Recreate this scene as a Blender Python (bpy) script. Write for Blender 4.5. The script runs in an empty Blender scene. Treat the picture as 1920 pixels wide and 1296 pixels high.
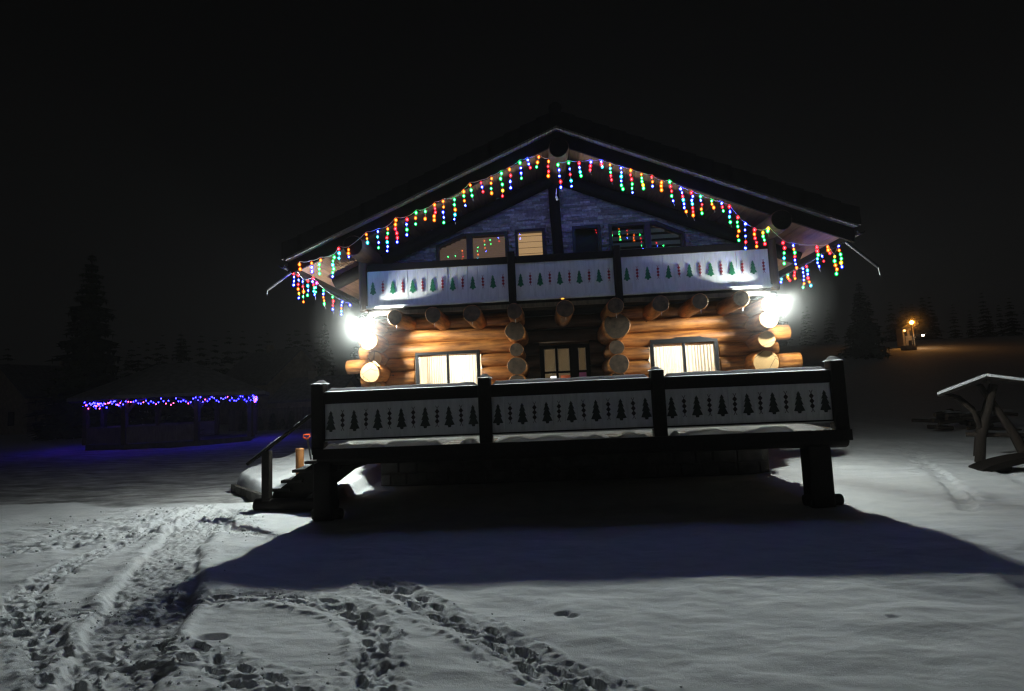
import bpy, math, random
import numpy as np
from mathutils import Vector, Matrix

random.seed(7)
rng = np.random.default_rng(7)
SC = bpy.context.scene
COL = SC.collection

# ------------------------------------------------------------------ camera
cam_data = bpy.data.cameras.new("camera")
cam = bpy.data.objects.new("camera", cam_data)
COL.objects.link(cam)
YAW, PITCH, ROLL = 0.0633, 0.093, -0.0429
_f = Vector((-math.sin(YAW) * math.cos(PITCH), math.cos(YAW) * math.cos(PITCH), math.sin(PITCH)))
_r = Vector((math.cos(YAW), math.sin(YAW), 0))
_u = _r.cross(_f)
_r2 = _r * math.cos(ROLL) + _u * math.sin(ROLL)
_u2 = -_r * math.sin(ROLL) + _u * math.cos(ROLL)
_m = Matrix((_r2, _u2, -_f)).transposed().to_4x4()
_m.translation = Vector((-0.3125, 0, 1.75))
cam.matrix_world = _m
cam_data.sensor_width = 36
cam_data.lens = 1050 / 1920 * 36
cam_data.clip_start = 0.05
cam_data.clip_end = 2000
SC.camera = cam

# ------------------------------------------------------------------ world: overcast night sky
world = bpy.data.worlds.new("World")
SC.world = world
world.use_nodes = True
wn = world.node_tree
wn.nodes.clear()
sky = wn.nodes.new("ShaderNodeTexSky")
sky.sky_type = 'NISHITA'
sky.sun_disc = False
sky.sun_elevation = math.radians(30)
sky.sun_rotation = math.radians(200)
hsv = wn.nodes.new("ShaderNodeHueSaturation")
hsv.inputs["Saturation"].default_value = 0.06
bg = wn.nodes.new("ShaderNodeBackground")
bg.inputs["Strength"].default_value = 0.00052
wo = wn.nodes.new("ShaderNodeOutputWorld")
wn.links.new(sky.outputs[0], hsv.inputs["Color"])
wn.links.new(hsv.outputs[0], bg.inputs["Color"])
wn.links.new(bg.outputs[0], wo.inputs["Surface"])
# faint moonlight through the cloud
sun_data = bpy.data.lights.new("moon", 'SUN')
sun_data.energy = 0.003
sun_data.angle = math.radians(25)
sun_data.color = (0.9, 0.95, 1.0)
sun = bpy.data.objects.new("moon", sun_data)
sun.rotation_euler = (math.radians(60), 0, math.radians(-20))
COL.objects.link(sun)

SC.view_settings.view_transform = 'Standard'
SC.view_settings.look = 'None'
SC.view_settings.exposure = 0.25
SC.view_settings.gamma = 1
SC.cycles.use_denoising = True
SC.cycles.max_bounces = 6
SC.cycles.diffuse_bounces = 4
SC.cycles.volume_bounces = 0
SC.cycles.transparent_max_bounces = 12
SC.cycles.sample_clamp_indirect = 3.0
SC.cycles.caustics_reflective = False
SC.cycles.caustics_refractive = False
SC.cycles.filter_width = 1.35

# ------------------------------------------------------------------ materials
def mat(name):
    m = bpy.data.materials.new(name)
    m.use_nodes = True
    nt = m.node_tree
    return m, nt, nt.nodes["Principled BSDF"]

def ramp(nt, fac, stops):
    r = nt.nodes.new("ShaderNodeValToRGB")
    e = r.color_ramp.elements
    while len(e) < len(stops):
        e.new(0.5)
    for el, (p, c) in zip(e, stops):
        el.position = p
        el.color = (*c, 1)
    nt.links.new(fac, r.inputs[0])
    return r.outputs[0]

def noise(nt, scale, detail=4, vec=None, rough=0.6):
    n = nt.nodes.new("ShaderNodeTexNoise")
    n.inputs["Scale"].default_value = scale
    n.inputs["Detail"].default_value = detail
    n.inputs["Roughness"].default_value = rough
    if vec is not None:
        nt.links.new(vec, n.inputs["Vector"])
    return n.outputs["Fac"]

def objcoord(nt, scale=(1, 1, 1)):
    tc = nt.nodes.new("ShaderNodeTexCoord")
    mp = nt.nodes.new("ShaderNodeMapping")
    mp.inputs["Scale"].default_value = scale
    oi = nt.nodes.new("ShaderNodeObjectInfo")
    ad = nt.nodes.new("ShaderNodeVectorMath")
    ad.operation = 'ADD'
    ml = nt.nodes.new("ShaderNodeMath")
    ml.operation = 'MULTIPLY'
    ml.inputs[1].default_value = 37.0
    nt.links.new(oi.outputs["Random"], ml.inputs[0])
    nt.links.new(tc.outputs["Object"], mp.inputs["Vector"])
    nt.links.new(mp.outputs[0], ad.inputs[0])
    nt.links.new(ml.outputs[0], ad.inputs[1])
    return ad.outputs[0], tc.outputs["Object"], oi.outputs["Random"]

def bump(nt, bsdf, h, strength, dist=0.01):
    b = nt.nodes.new("ShaderNodeBump")
    b.inputs["Strength"].default_value = strength
    b.inputs["Distance"].default_value = dist
    nt.links.new(h, b.inputs["Height"])
    nt.links.new(b.outputs[0], bsdf.inputs["Normal"])

def mixc(nt, fac, a, b, mode='MIX'):
    m = nt.nodes.new("ShaderNodeMix")
    m.data_type = 'RGBA'
    m.blend_type = mode
    for s, v in ((m.inputs[0], fac), (m.inputs[6], a), (m.inputs[7], b)):
        if isinstance(v, (int, float)):
            s.default_value = v
        elif isinstance(v, tuple):
            s.default_value = (*v, 1)
        else:
            nt.links.new(v, s)
    return m.outputs[2]

def wood_mat(name, dark, light, rough=0.6, stretch=(9, 9, 0.9), bstr=0.4, knots=True):
    m, nt, b = mat(name)
    v, obj, rnd = objcoord(nt, stretch)
    n = noise(nt, 2.2, 6, v, 0.65)
    c = ramp(nt, n, [(0.32, dark), (0.62, light)])
    n2 = noise(nt, 0.9, 3, obj)
    c = mixc(nt, ramp(nt, n2, [(0.35, (0, 0, 0)), (0.75, (0.75, 0.75, 0.75))]), c, tuple(x * 0.45 for x in dark))
    c2 = mixc(nt, rnd, tuple(0.82 for _ in range(3)), (1.15, 1.08, 1.0))
    c = mixc(nt, 1.0, c, c2, 'MULTIPLY')
    if knots:
        vo = nt.nodes.new("ShaderNodeTexVoronoi")
        vo.inputs["Scale"].default_value = 3.1
        nt.links.new(obj, vo.inputs["Vector"])
        k = ramp(nt, vo.outputs["Distance"], [(0.05, (1, 1, 1)), (0.1, (0, 0, 0))])
        c = mixc(nt, k, c, tuple(x * 0.25 for x in dark))
    nt.links.new(c, b.inputs["Base Color"])
    b.inputs["Roughness"].default_value = rough
    bump(nt, b, n, bstr)
    return m

M = {}
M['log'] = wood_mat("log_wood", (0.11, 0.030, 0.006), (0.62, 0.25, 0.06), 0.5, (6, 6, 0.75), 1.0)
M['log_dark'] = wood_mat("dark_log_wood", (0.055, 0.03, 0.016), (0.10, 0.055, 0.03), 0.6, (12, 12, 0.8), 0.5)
M['dark'] = wood_mat("dark_stained_wood", (0.006, 0.005, 0.0045), (0.014, 0.011, 0.009), 0.75, (14, 14, 14), 0.3, False)
M['soffit'] = wood_mat("soffit_wood", (0.16, 0.085, 0.045), (0.28, 0.16, 0.09), 0.6, (14, 1.0, 14), 0.3, False)
M['brown_post'] = wood_mat("brown_post_wood", (0.26, 0.10, 0.03), (0.42, 0.19, 0.06), 0.55, (12, 12, 1), 0.4)
M['dark'].node_tree.nodes["Principled BSDF"].inputs["Specular IOR Level"].default_value = 0.15
M['bark'] = wood_mat("bark", (0.03, 0.02, 0.014), (0.075, 0.05, 0.035), 0.9, (8, 8, 2), 0.8, False)

M['dark_bark'] = wood_mat("dark_bark", (0.016, 0.011, 0.008), (0.04, 0.028, 0.02), 0.95, (8, 8, 2), 0.8, False)
def make_endgrain():
    m, nt, b = mat("end_grain")
    v, obj, rnd = objcoord(nt, (1, 1, 1))
    w = nt.nodes.new("ShaderNodeTexWave")
    w.wave_type = 'RINGS'
    w.rings_direction = 'Z'
    w.inputs["Scale"].default_value = 22
    w.inputs["Distortion"].default_value = 1.4
    w.inputs["Detail"].default_value = 3
    nt.links.new(obj, w.inputs["Vector"])
    c = ramp(nt, w.outputs["Fac"], [(0.0, (0.26, 0.14, 0.05)), (0.8, (0.52, 0.34, 0.15))])
    n = noise(nt, 6, 4, v)
    c = mixc(nt, ramp(nt, n, [(0.45, (0, 0, 0)), (0.75, (0.5, 0.5, 0.5))]), c, (0.28, 0.16, 0.06))
    nt.links.new(c, b.inputs["Base Color"])
    b.inputs["Roughness"].default_value = 0.75
    ve = nt.nodes.new("ShaderNodeTexVoronoi")
    ve.feature = 'DISTANCE_TO_EDGE'
    ve.inputs["Scale"].default_value = 2.6
    nt.links.new(v, ve.inputs["Vector"])
    ck = ramp(nt, ve.outputs["Distance"], [(0.006, (1, 1, 1)), (0.02, (0, 0, 0))])
    c = mixc(nt, ck, c, (0.05, 0.025, 0.01))
    nt.links.new(c, b.inputs["Base Color"])
    bump(nt, b, n, 0.4)
    return m
M['end'] = make_endgrain()

def make_enddark():  # darker brown end grain with random mottling
    m, nt, b = mat("dark_end_grain")
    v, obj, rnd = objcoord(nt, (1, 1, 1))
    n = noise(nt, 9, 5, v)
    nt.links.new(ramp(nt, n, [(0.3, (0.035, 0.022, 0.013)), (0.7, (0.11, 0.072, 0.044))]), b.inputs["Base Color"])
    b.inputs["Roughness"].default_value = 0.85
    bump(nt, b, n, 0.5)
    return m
M['enddark'] = make_enddark()

def make_white():
    m, nt, b = mat("white_paint")
    v, obj, rnd = objcoord(nt, (6, 6, 1.0))
    n = noise(nt, 3, 5, v)
    c = ramp(nt, n, [(0.25, (0.62, 0.62, 0.60)), (0.6, (0.78, 0.78, 0.77))])
    n2 = noise(nt, 2.3, 4, v)
    c = mixc(nt, ramp(nt, n2, [(0.62, (0, 0, 0)), (0.85, (0.35, 0.35, 0.35))]), c, (0.4, 0.36, 0.3))
    nt.links.new(c, b.inputs["Base Color"])
    b.inputs["Roughness"].default_value = 0.55
    bump(nt, b, n, 0.15)
    return m
M['white'] = make_white()

def plain(name, col, rough=0.6, var=0.25, scale=8, metal=0.0, bstr=0.2):
    m, nt, b = mat(name)
    v, obj, rnd = objcoord(nt, (1, 1, 1))
    n = noise(nt, scale, 4, v)
    nt.links.new(ramp(nt, n, [(0.25, tuple(x * (1 - var) for x in col)), (0.75, tuple(min(1, x * (1 + var)) for x in col))]), b.inputs["Base Color"])
    b.inputs["Roughness"].default_value = rough
    b.inputs["Metallic"].default_value = metal
    bump(nt, b, n, bstr)
    return m
M['green'] = plain("green_paint", (0.015, 0.16, 0.07), 0.5)
M['red'] = plain("red_paint", (0.30, 0.018, 0.03), 0.5)
M['deck_green_shaded'] = plain("shaded_green_paint", (0.014, 0.024, 0.017), 0.6)  # balcony green darkened, the deck's dim light put into the colour
M['deck_red_shaded'] = plain("shaded_red_paint", (0.026, 0.015, 0.015), 0.6)  # balcony red darkened for the dim deck in the same way
M['tile'] = plain("dark_roof_tile", (0.02, 0.018, 0.018), 0.75, 0.3, 5)
M['flash'] = plain("pale_verge_trim", (0.62, 0.61, 0.60), 0.28, 0.12, 9, 0.85, 0.25)
M['metal'] = plain("dark_metal", (0.03, 0.03, 0.033), 0.4, 0.2, 20, 0.6)
M['gutter'] = plain("pale_gutter_metal", (0.14, 0.14, 0.15), 0.4, 0.15, 10, 0.3)
M['black'] = plain("black_plastic", (0.012, 0.012, 0.013), 0.4)
M['orange'] = plain("orange_plastic", (0.75, 0.10, 0.02), 0.4, 0.1)
M['wire'] = plain("pale_wire", (0.45, 0.47, 0.5), 0.5, 0.1)
M['stone_found'] = plain("foundation_stone", (0.06, 0.055, 0.05), 0.9, 0.5, 4, 0, 0.8)
M['room'] = plain("room_wall", (0.66, 0.58, 0.46), 0.8, 0.1, 3)
M['needles'] = plain("needles", (0.028, 0.045, 0.025), 0.8, 0.4, 2)
M['plaster'] = plain("old_plaster", (0.40, 0.34, 0.27), 0.9, 0.3, 2)
M['plank'] = wood_mat("grey_plank", (0.10, 0.085, 0.07), (0.2, 0.17, 0.14), 0.8, (10, 10, 1), 0.4, False)

def make_snow(name, ground=False):
    m, nt, b = mat(name)
    tc = nt.nodes.new("ShaderNodeTexCoord")
    n1 = noise(nt, 3.0, 6, tc.outputs["Object"], 0.6)
    n2 = noise(nt, 90.0, 5, tc.outputs["Object"], 0.8)
    c = ramp(nt, n1, [(0.3, (0.70, 0.72, 0.74)), (0.7, (0.82, 0.83, 0.84))])
    if ground:
        at = nt.nodes.new("ShaderNodeAttribute")
        at.attribute_name = "dirt"
        mp = nt.nodes.new("ShaderNodeMapping")
        mp.inputs["Scale"].default_value = (0.5, 2.2, 1)
        mp.inputs["Rotation"].default_value = (0, 0, 0.25)
        nt.links.new(tc.outputs["Object"], mp.inputs["Vector"])
        n3 = noise(nt, 1.4, 8, mp.outputs[0], 0.72)
        d = ramp(nt, n3, [(0.36, (0.09, 0.085, 0.08)), (0.50, (0.34, 0.335, 0.33)), (0.64, (0.66, 0.66, 0.67))])
        c = mixc(nt, at.outputs["Fac"], c, d)
    nt.links.new(c, b.inputs["Base Color"])
    b.inputs["Roughness"].default_value = 0.75
    b.inputs["Specular IOR Level"].default_value = 0.25
    ad = nt.nodes.new("ShaderNodeMath")
    ad.operation = 'MULTIPLY_ADD'
    ad.inputs[1].default_value = 0.8
    nt.links.new(n2, ad.inputs[0])
    nt.links.new(n1, ad.inputs[2])
    if ground:
        mp2 = nt.nodes.new("ShaderNodeMapping")
        mp2.inputs["Scale"].default_value = (1.0, 2.6, 1)
        nt.links.new(tc.outputs["Object"], mp2.inputs["Vector"])
        n4 = noise(nt, 2.6, 6, mp2.outputs[0], 0.62)
        ad2 = nt.nodes.new("ShaderNodeMath")
        ad2.operation = 'MULTIPLY_ADD'
        ad2.inputs[1].default_value = 2.2
        nt.links.new(n4, ad2.inputs[0])
        nt.links.new(ad.outputs[0], ad2.inputs[2])
        ad = ad2
    bump(nt, b, ad.outputs[0], 0.42, 0.03)
    return m
M['snow'] = make_snow("snow")
def make_thin_snow():
    m, nt, b = mat("thin_snow")
    out = nt.nodes["Material Output"]
    b.inputs["Base Color"].default_value = (0.82, 0.83, 0.84, 1)
    b.inputs["Roughness"].default_value = 0.8
    b.subsurface_method = 'BURLEY'
    b.inputs["Subsurface Weight"].default_value = 0.9
    b.inputs["Subsurface Radius"].default_value = (1.0, 1.0, 1.0)
    b.inputs["Subsurface Scale"].default_value = 0.07
    tl = nt.nodes.new("ShaderNodeBsdfTranslucent")
    tl.inputs[0].default_value = (0.86, 0.87, 0.88, 1)
    mx = nt.nodes.new("ShaderNodeMixShader")
    mx.inputs[0].default_value = 0.85
    tc = nt.nodes.new("ShaderNodeTexCoord")
    bump(nt, b, noise(nt, 40, 4, tc.outputs["Object"]), 0.5, 0.01)
    nt.links.new(b.outputs[0], mx.inputs[1])
    nt.links.new(tl.outputs[0], mx.inputs[2])
    nt.links.new(mx.outputs[0], out.inputs["Surface"])
    return m
M['thin_snow'] = make_thin_snow()
M['ground'] = make_snow("ground_snow", True)

def make_cladding():
    m, nt, b = mat("stacked_stone")
    at = nt.nodes.new("ShaderNodeAttribute")
    at.attribute_name = "tone"
    tc = nt.nodes.new("ShaderNodeTexCoord")
    n = noise(nt, 18, 5, tc.outputs["Object"], 0.7)
    c = ramp(nt, at.outputs["Fac"], [(0.0, (0.28, 0.26, 0.25)), (0.6, (0.52, 0.50, 0.48)), (1.0, (0.80, 0.79, 0.78))])
    c = mixc(nt, ramp(nt, n, [(0.35, (0.7, 0.7, 0.7)), (0.7, (0, 0, 0))]), c, (0.12, 0.11, 0.10))
    nt.links.new(c, b.inputs["Base Color"])
    b.inputs["Roughness"].default_value = 0.8
    bump(nt, b, n, 0.8, 0.015)
    return m
M['clad'] = make_cladding()
M['frost'] = plain("frosted_shingles", (0.22, 0.22, 0.23), 0.85, 0.35, 3, 0, 0.6)

def make_glass():
    m = bpy.data.materials.new("window_glass")
    m.use_nodes = True
    nt = m.node_tree
    nt.nodes.clear()
    out = nt.nodes.new("ShaderNodeOutputMaterial")
    tr = nt.nodes.new("ShaderNodeBsdfTransparent")
    tr.inputs[0].default_value = (0.93, 0.95, 0.95, 1)
    gl = nt.nodes.new("ShaderNodeBsdfGlossy")
    gl.inputs["Roughness"].default_value = 0.0
    fr = nt.nodes.new("ShaderNodeFresnel")
    fr.inputs[0].default_value = 1.75
    mx = nt.nodes.new("ShaderNodeMixShader")
    nt.links.new(fr.outputs[0], mx.inputs[0])
    nt.links.new(tr.outputs[0], mx.inputs[1])
    nt.links.new(gl.outputs[0], mx.inputs[2])
    nt.links.new(mx.outputs[0], out.inputs[0])
    return m
M['glass'] = make_glass()

def make_curtain():
    m = bpy.data.materials.new("curtain_cloth")
    m.use_nodes = True
    nt = m.node_tree
    nt.nodes.clear()
    out = nt.nodes.new("ShaderNodeOutputMaterial")
    tl = nt.nodes.new("ShaderNodeBsdfTranslucent")
    tl.inputs[0].default_value = (0.88, 0.86, 0.80, 1)
    df = nt.nodes.new("ShaderNodeBsdfDiffuse")
    df.inputs[0].default_value = (0.85, 0.84, 0.80, 1)
    mx = nt.nodes.new("ShaderNodeMixShader")
    mx.inputs[0].default_value = 0.4
    nt.links.new(tl.outputs[0], mx.inputs[1])
    nt.links.new(df.outputs[0], mx.inputs[2])
    nt.links.new(mx.outputs[0], out.inputs[0])
    return m
M['curtain'] = make_curtain()

def emit(name, col, strength):
    m = bpy.data.materials.new(name)
    m.use_nodes = True
    nt = m.node_tree
    nt.nodes.clear()
    out = nt.nodes.new("ShaderNodeOutputMaterial")
    e = nt.nodes.new("ShaderNodeEmission")
    e.inputs[0].default_value = (*col, 1)
    e.inputs[1].default_value = strength
    nt.links.new(e.outputs[0], out.inputs[0])
    return m

def glow_blind(name, base, col, strength):  # slats emit by themselves in place of room light behind them
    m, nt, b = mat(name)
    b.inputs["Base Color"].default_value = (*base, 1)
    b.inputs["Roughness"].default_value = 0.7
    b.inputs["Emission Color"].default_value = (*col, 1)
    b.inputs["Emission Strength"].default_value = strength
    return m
def halo_mat(name, col):
    """coloured shell round an LED: mostly see-through, its emission added as bloom"""
    m = emit(name, col, 2.4)
    nt = m.node_tree
    e = [n for n in nt.nodes if n.type == 'EMISSION'][0]
    o = [n for n in nt.nodes if n.type == 'OUTPUT_MATERIAL'][0]
    tr = nt.nodes.new("ShaderNodeBsdfTransparent")
    tr.inputs[0].default_value = (*[0.75 + 0.25 * c for c in col], 1)
    mx = nt.nodes.new("ShaderNodeMixShader")
    mx.inputs[0].default_value = 0.35
    nt.links.new(tr.outputs[0], mx.inputs[1])
    nt.links.new(e.outputs[0], mx.inputs[2])
    nt.links.new(mx.outputs[0], o.inputs[0])
    return m
LED_S = 34
LEDS = {
    'B': (emit("blue_led", (0.035, 0.06, 1.0), LED_S * 7.5), halo_mat("blue_halo", (0.0, 0.01, 1.0))),
    'G': (emit("green_led", (0.04, 0.85, 0.20), LED_S * 2.2), halo_mat("green_halo", (0.0, 0.9, 0.10))),
    'C': (emit("cyan_led", (0.05, 0.60, 0.80), LED_S * 2.2), halo_mat("cyan_halo", (0.0, 0.6, 0.8))),
    'R': (emit("red_led", (1.0, 0.045, 0.06), LED_S * .6), halo_mat("red_halo", (1.0, 0.01, 0.02))),
    'O': (emit("orange_led", (1.0, 0.22, 0.03), LED_S * .6), halo_mat("orange_halo", (1.0, 0.16, 0.0))),
    'Y': (emit("yellow_led", (0.90, 0.50, 0.04), LED_S), halo_mat("yellow_halo", (0.9, 0.5, 0.0))),
    'P': (emit("pink_led", (0.9, 0.08, 0.5), LED_S), halo_mat("pink_halo", (0.9, 0.02, 0.5))),
}
M["flood"] = emit("flood_bulb_glow", (0.95, 1.0, 0.91), 5200)
M["flood_lens"] = emit("flood_lens_glow", (0.90, 1.0, 0.94), 7500)
M["flood_r"] = emit("right_flood_bulb_glow", (0.96, 1.0, 0.91), 2500)
M["flood_r_lens"] = emit("right_flood_lens_glow", (0.90, 1.0, 0.94), 7000)

# ------------------------------------------------------------------ object helpers
WPOS = {}

def link(o, parent=None, loc=(0, 0, 0)):
    """link an object at world position loc, below an unrotated parent"""
    COL.objects.link(o)
    w = Vector(loc)
    WPOS[o.name] = w
    if parent is not None:
        o.parent = parent
        o.location = w - WPOS[parent.name]
    else:
        o.location = w
    return o

def tag(o, label=None, cat=None, group=None, kind=None):
    if label: o["label"] = label
    if cat: o["category"] = cat
    if group: o["group"] = group
    if kind: o["kind"] = kind
    return o

def empty(name, loc, label, cat, group=None, parent=None):
    o = bpy.data.objects.new(name, None)
    o.empty_display_size = 0.2
    link(o, parent, loc)
    tag(o, label, cat, group)
    return o

def part_empty(name, loc, parent):
    o = bpy.data.objects.new(name, None)
    o.empty_display_size = 0.1
    return link(o, parent, loc)

class MB:
    """collects faces for one mesh object; coordinates are world ones until build()"""
    def __init__(s):
        s.v, s.f, s.m = [], [], []
    def add(s, vs, fs, mi=0):
        n = len(s.v)
        s.v.extend(tuple(p) for p in vs)
        for f in fs:
            s.f.append(tuple(i + n for i in f))
            s.m.append(mi)
        return s
    def box(s, x0, x1, y0, y1, z0, z1, mi=0):
        s.add([(x0, y0, z0), (x1, y0, z0), (x1, y1, z0), (x0, y1, z0), (x0, y0, z1), (x1, y0, z1), (x1, y1, z1), (x0, y1, z1)],
              [(0, 3, 2, 1), (4, 5, 6, 7), (0, 1, 5, 4), (1, 2, 6, 5), (2, 3, 7, 6), (3, 0, 4, 7)], mi)
        return s
    def hexa(s, p, mi=0):
        """8 corners: bottom 4 counter-clockwise, top 4"""
        s.add(p, [(0, 3, 2, 1), (4, 5, 6, 7), (0, 1, 5, 4), (1, 2, 6, 5), (2, 3, 7, 6), (3, 0, 4, 7)], mi)
        return s
    def prism(s, pts, y0, y1, mi=0):
        """polygon in XZ (counter-clockwise seen from -Y) extruded from y0 (front) to y1"""
        n = len(pts)
        vs = [(x, y0, z) for x, z in pts] + [(x, y1, z) for x, z in pts]
        fs = [tuple(range(n)), tuple(range(2 * n - 1, n - 1, -1))]
        fs += [(i, i + n, (i + 1) % n + n, (i + 1) % n) for i in range(n)]
        s.add(vs, fs, mi)
        return s
    def tube(s, path, rad, seg=8, mi=0, cap=True):
        path = [Vector(p) for p in path]
        if not hasattr(rad, '__len__'):
            rad = [rad] * len(path)
        vs, fs = [], []
        up = Vector((0, 0, 1))
        for i, p in enumerate(path):
            d = (path[min(i + 1, len(path) - 1)] - path[max(i - 1, 0)]).normalized()
            a = d.cross(up)
            if a.length < 1e-3:
                a = d.cross(Vector((0, 1, 0)))
            a.normalize()
            b = d.cross(a)
            for k in range(seg):
                t = 2 * math.pi * k / seg
                vs.append(p + (a * math.cos(t) + b * math.sin(t)) * rad[i])
        for i in range(len(path) - 1):
            for k in range(seg):
                fs.append((i * seg + k, i * seg + (k + 1) % seg, (i + 1) * seg + (k + 1) % seg, (i + 1) * seg + k))
        if cap:
            fs.append(tuple(range(seg - 1, -1, -1)))
            n = (len(path) - 1) * seg
            fs.append(tuple(range(n, n + seg)))
        s.add(vs, fs, mi)
        return s
    def build(s, name, mats, parent=None, loc=None, smooth=False, bevel=0):
        me = bpy.data.meshes.new(name)
        v = np.array(s.v, dtype=float)
        if loc is None:
            lo, hi = v.min(0), v.max(0)
            loc = ((lo[0] + hi[0]) / 2, (lo[1] + hi[1]) / 2, lo[2])
        v = v - np.array(loc)
        me.from_pydata(v.tolist(), [], s.f)
        for m in (mats if isinstance(mats, (list, tuple)) else [mats]):
            me.materials.append(M[m] if isinstance(m, str) else m)
        me.polygons.foreach_set("material_index", s.m)
        if smooth:
            me.polygons.foreach_set("use_smooth", [True] * len(me.polygons))
        me.update()
        o = bpy.data.objects.new(name, me)
        link(o, parent, loc)
        if bevel:
            b = o.modifiers.new("bevel", 'BEVEL')
            b.width = bevel
            b.segments = 2
            b.limit_method = 'ANGLE'
        return o

def vnoise(x, y, seed=0):
    """value noise on numpy arrays, range 0..1"""
    xi = np.floor(x).astype(np.int64)
    yi = np.floor(y).astype(np.int64)
    xf, yf = x - xi, y - yi
    xf = xf * xf * (3 - 2 * xf)
    yf = yf * yf * (3 - 2 * yf)
    def h(a, b):
        n = (a * 374761393 + b * 668265263 + seed * 1442695041) & 0x7fffffff
        n = ((n ^ (n >> 13)) * 1274126177) & 0x7fffffff
        return ((n ^ (n >> 16)) & 0xffff) / 65535.0
    return (h(xi, yi) * (1 - xf) + h(xi + 1, yi) * xf) * (1 - yf) + (h(xi, yi + 1) * (1 - xf) + h(xi + 1, yi + 1) * xf) * yf

def fbm(x, y, octv=4, seed=0):
    t, a, s = 0, 1.0, 0
    for i in range(octv):
        t = t + a * vnoise(x * 2 ** i, y * 2 ** i, seed + i)
        s += a
        a *= 0.5
    return t / s

# ------------------------------------------------------------------ ground: one snow sheet with paths and footprints
def axis(dense0, dense1, step, far0, far1, grow=1.13, cap=12):
    mid = list(np.arange(dense0, dense1 + 1e-6, step))
    up, s, v = [], step, dense1
    while v < far1:
        s = min(s * grow, cap)
        v += s
        up.append(v)
    dn, s, v = [], step, dense0
    while v > far0:
        s = min(s * grow, cap)
        v -= s
        dn.append(v)
    return np.array(dn[::-1] + mid + up)

GX = axis(-7.2, 3.2, 0.017, -420, 3.2, 1.06)
_gx2, _s, _v = [], 0.017, 3.2
while _v < 420:
    _s = min(_s * 1.06, 0.05 if _v < 10 else 12)
    _v += _s
    _gx2.append(_v)
GX = np.concatenate([GX[GX <= 3.2 + 1e-6], np.array(_gx2)])
GY = axis(3.2, 6.2, 0.013, -40, 6.2)
_gy2, _s, _v = [], 0.013, 6.2
while _v < 600:
    _s = min(max(_s * 1.008, _s), 0.05) if _v < 13 else min(_s * 1.08, 14)
    _v += _s
    _gy2.append(_v)
GY = np.concatenate([GY[GY <= 6.2 + 1e-6], np.array(_gy2)])

def smooth(a, b, x):
    t = np.clip((x - a) / (b - a), 0, 1)
    return t * t * (3 - 2 * t)

def seg_dist(X, Y, pts):
    """distance to a polyline, and arc length along it"""
    best = np.full(X.shape, 1e9)
    for (x0, y0), (x1, y1) in zip(pts[:-1], pts[1:]):
        dx, dy = x1 - x0, y1 - y0
        L2 = dx * dx + dy * dy
        t = np.clip(((X - x0) * dx + (Y - y0) * dy) / L2, 0, 1)
        best = np.minimum(best, np.hypot(X - x0 - t * dx, Y - y0 - t * dy))
    return best

def in_poly(X, Y, poly):
    c = np.zeros(X.shape, bool)
    n = len(poly)
    for i in range(n):
        x0, y0 = poly[i]
        x1, y1 = poly[(i + 1) % n]
        if y0 == y1:
            continue
        k = ((y0 > Y) != (y1 > Y)) & (X < (x1 - x0) * (Y - y0) / (y1 - y0) + x0)
        c ^= k
    return c

PATH_C = [(-2.95, 3.0), (-3.24, 3.57), (-3.66, 4.33), (-4.07, 5.08), (-4.75, 6.27), (-5.28, 7.2), (-5.77, 8.5), (-6.0, 9.3)]
TRAILS = [
    ([(-2.11, 5.52), (-1.84, 5.38), (-1.45, 4.92), (-1.12, 4.60), (-0.84, 4.36), (-0.62, 4.11), (-0.42, 3.88), (-0.21, 3.70), (0.10, 3.45), (0.5, 3.1)], 0.09, 1.0),
    ([(-3.87, 5.18), (-3.44, 5.23), (-3.05, 5.27), (-2.57, 5.12), (-2.21, 4.98), (-1.93, 4.71), (-1.72, 4.37), (-1.62, 4.01), (-1.48, 3.54), (-1.4, 3.2)], 0.09, 0.9),
    ([(-6.74, 10.3), (-6.40, 8.4), (-6.16, 6.93), (-5.88, 5.97), (-5.57, 5.38), (-5.0, 4.82), (-4.54, 4.47), (-4.21, 4.18), (-3.79, 3.84), (-3.45, 3.5)], 0.12, 0.75),
    ([(-3.4, 4.19), (-3.08, 4.1), (-2.71, 3.88), (-2.41, 3.7), (-2.04, 3.56), (-1.8, 3.3)], 0.10, 0.85),
    ([(-5.6, 4.66), (-5.21, 4.7), (-4.85, 4.73), (-4.58, 4.81), (-4.38, 4.98)], 0.08, 0.6),
    ([(-5.35, 8.28), (-4.81, 8.05), (-4.25, 7.74)], 0.08, 0.7),
    ([(5.6, 8.4), (6.79, 11.04), (8.26, 14.4), (10.15, 17.5), (13.9, 22.3)], 0.11, 0.7),
]
ROUGH = [(-9.6, 7.2), (-9.4, 9.4), (-8.3, 10.2), (-6.6, 10.3), (-5.3, 9.7), (-4.55, 8.4), (-4.6, 7.95), (-5.4, 7.9), (-6.2, 7.5), (-6.9, 6.9), (-8.2, 6.4)]
TERRACE = [(-5.80, 10.55), (-7.45, 12.3), (-7.7, 13.4), (-7.3, 17.5), (-4.2, 17.5), (-4.2, 10.55)]

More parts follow.
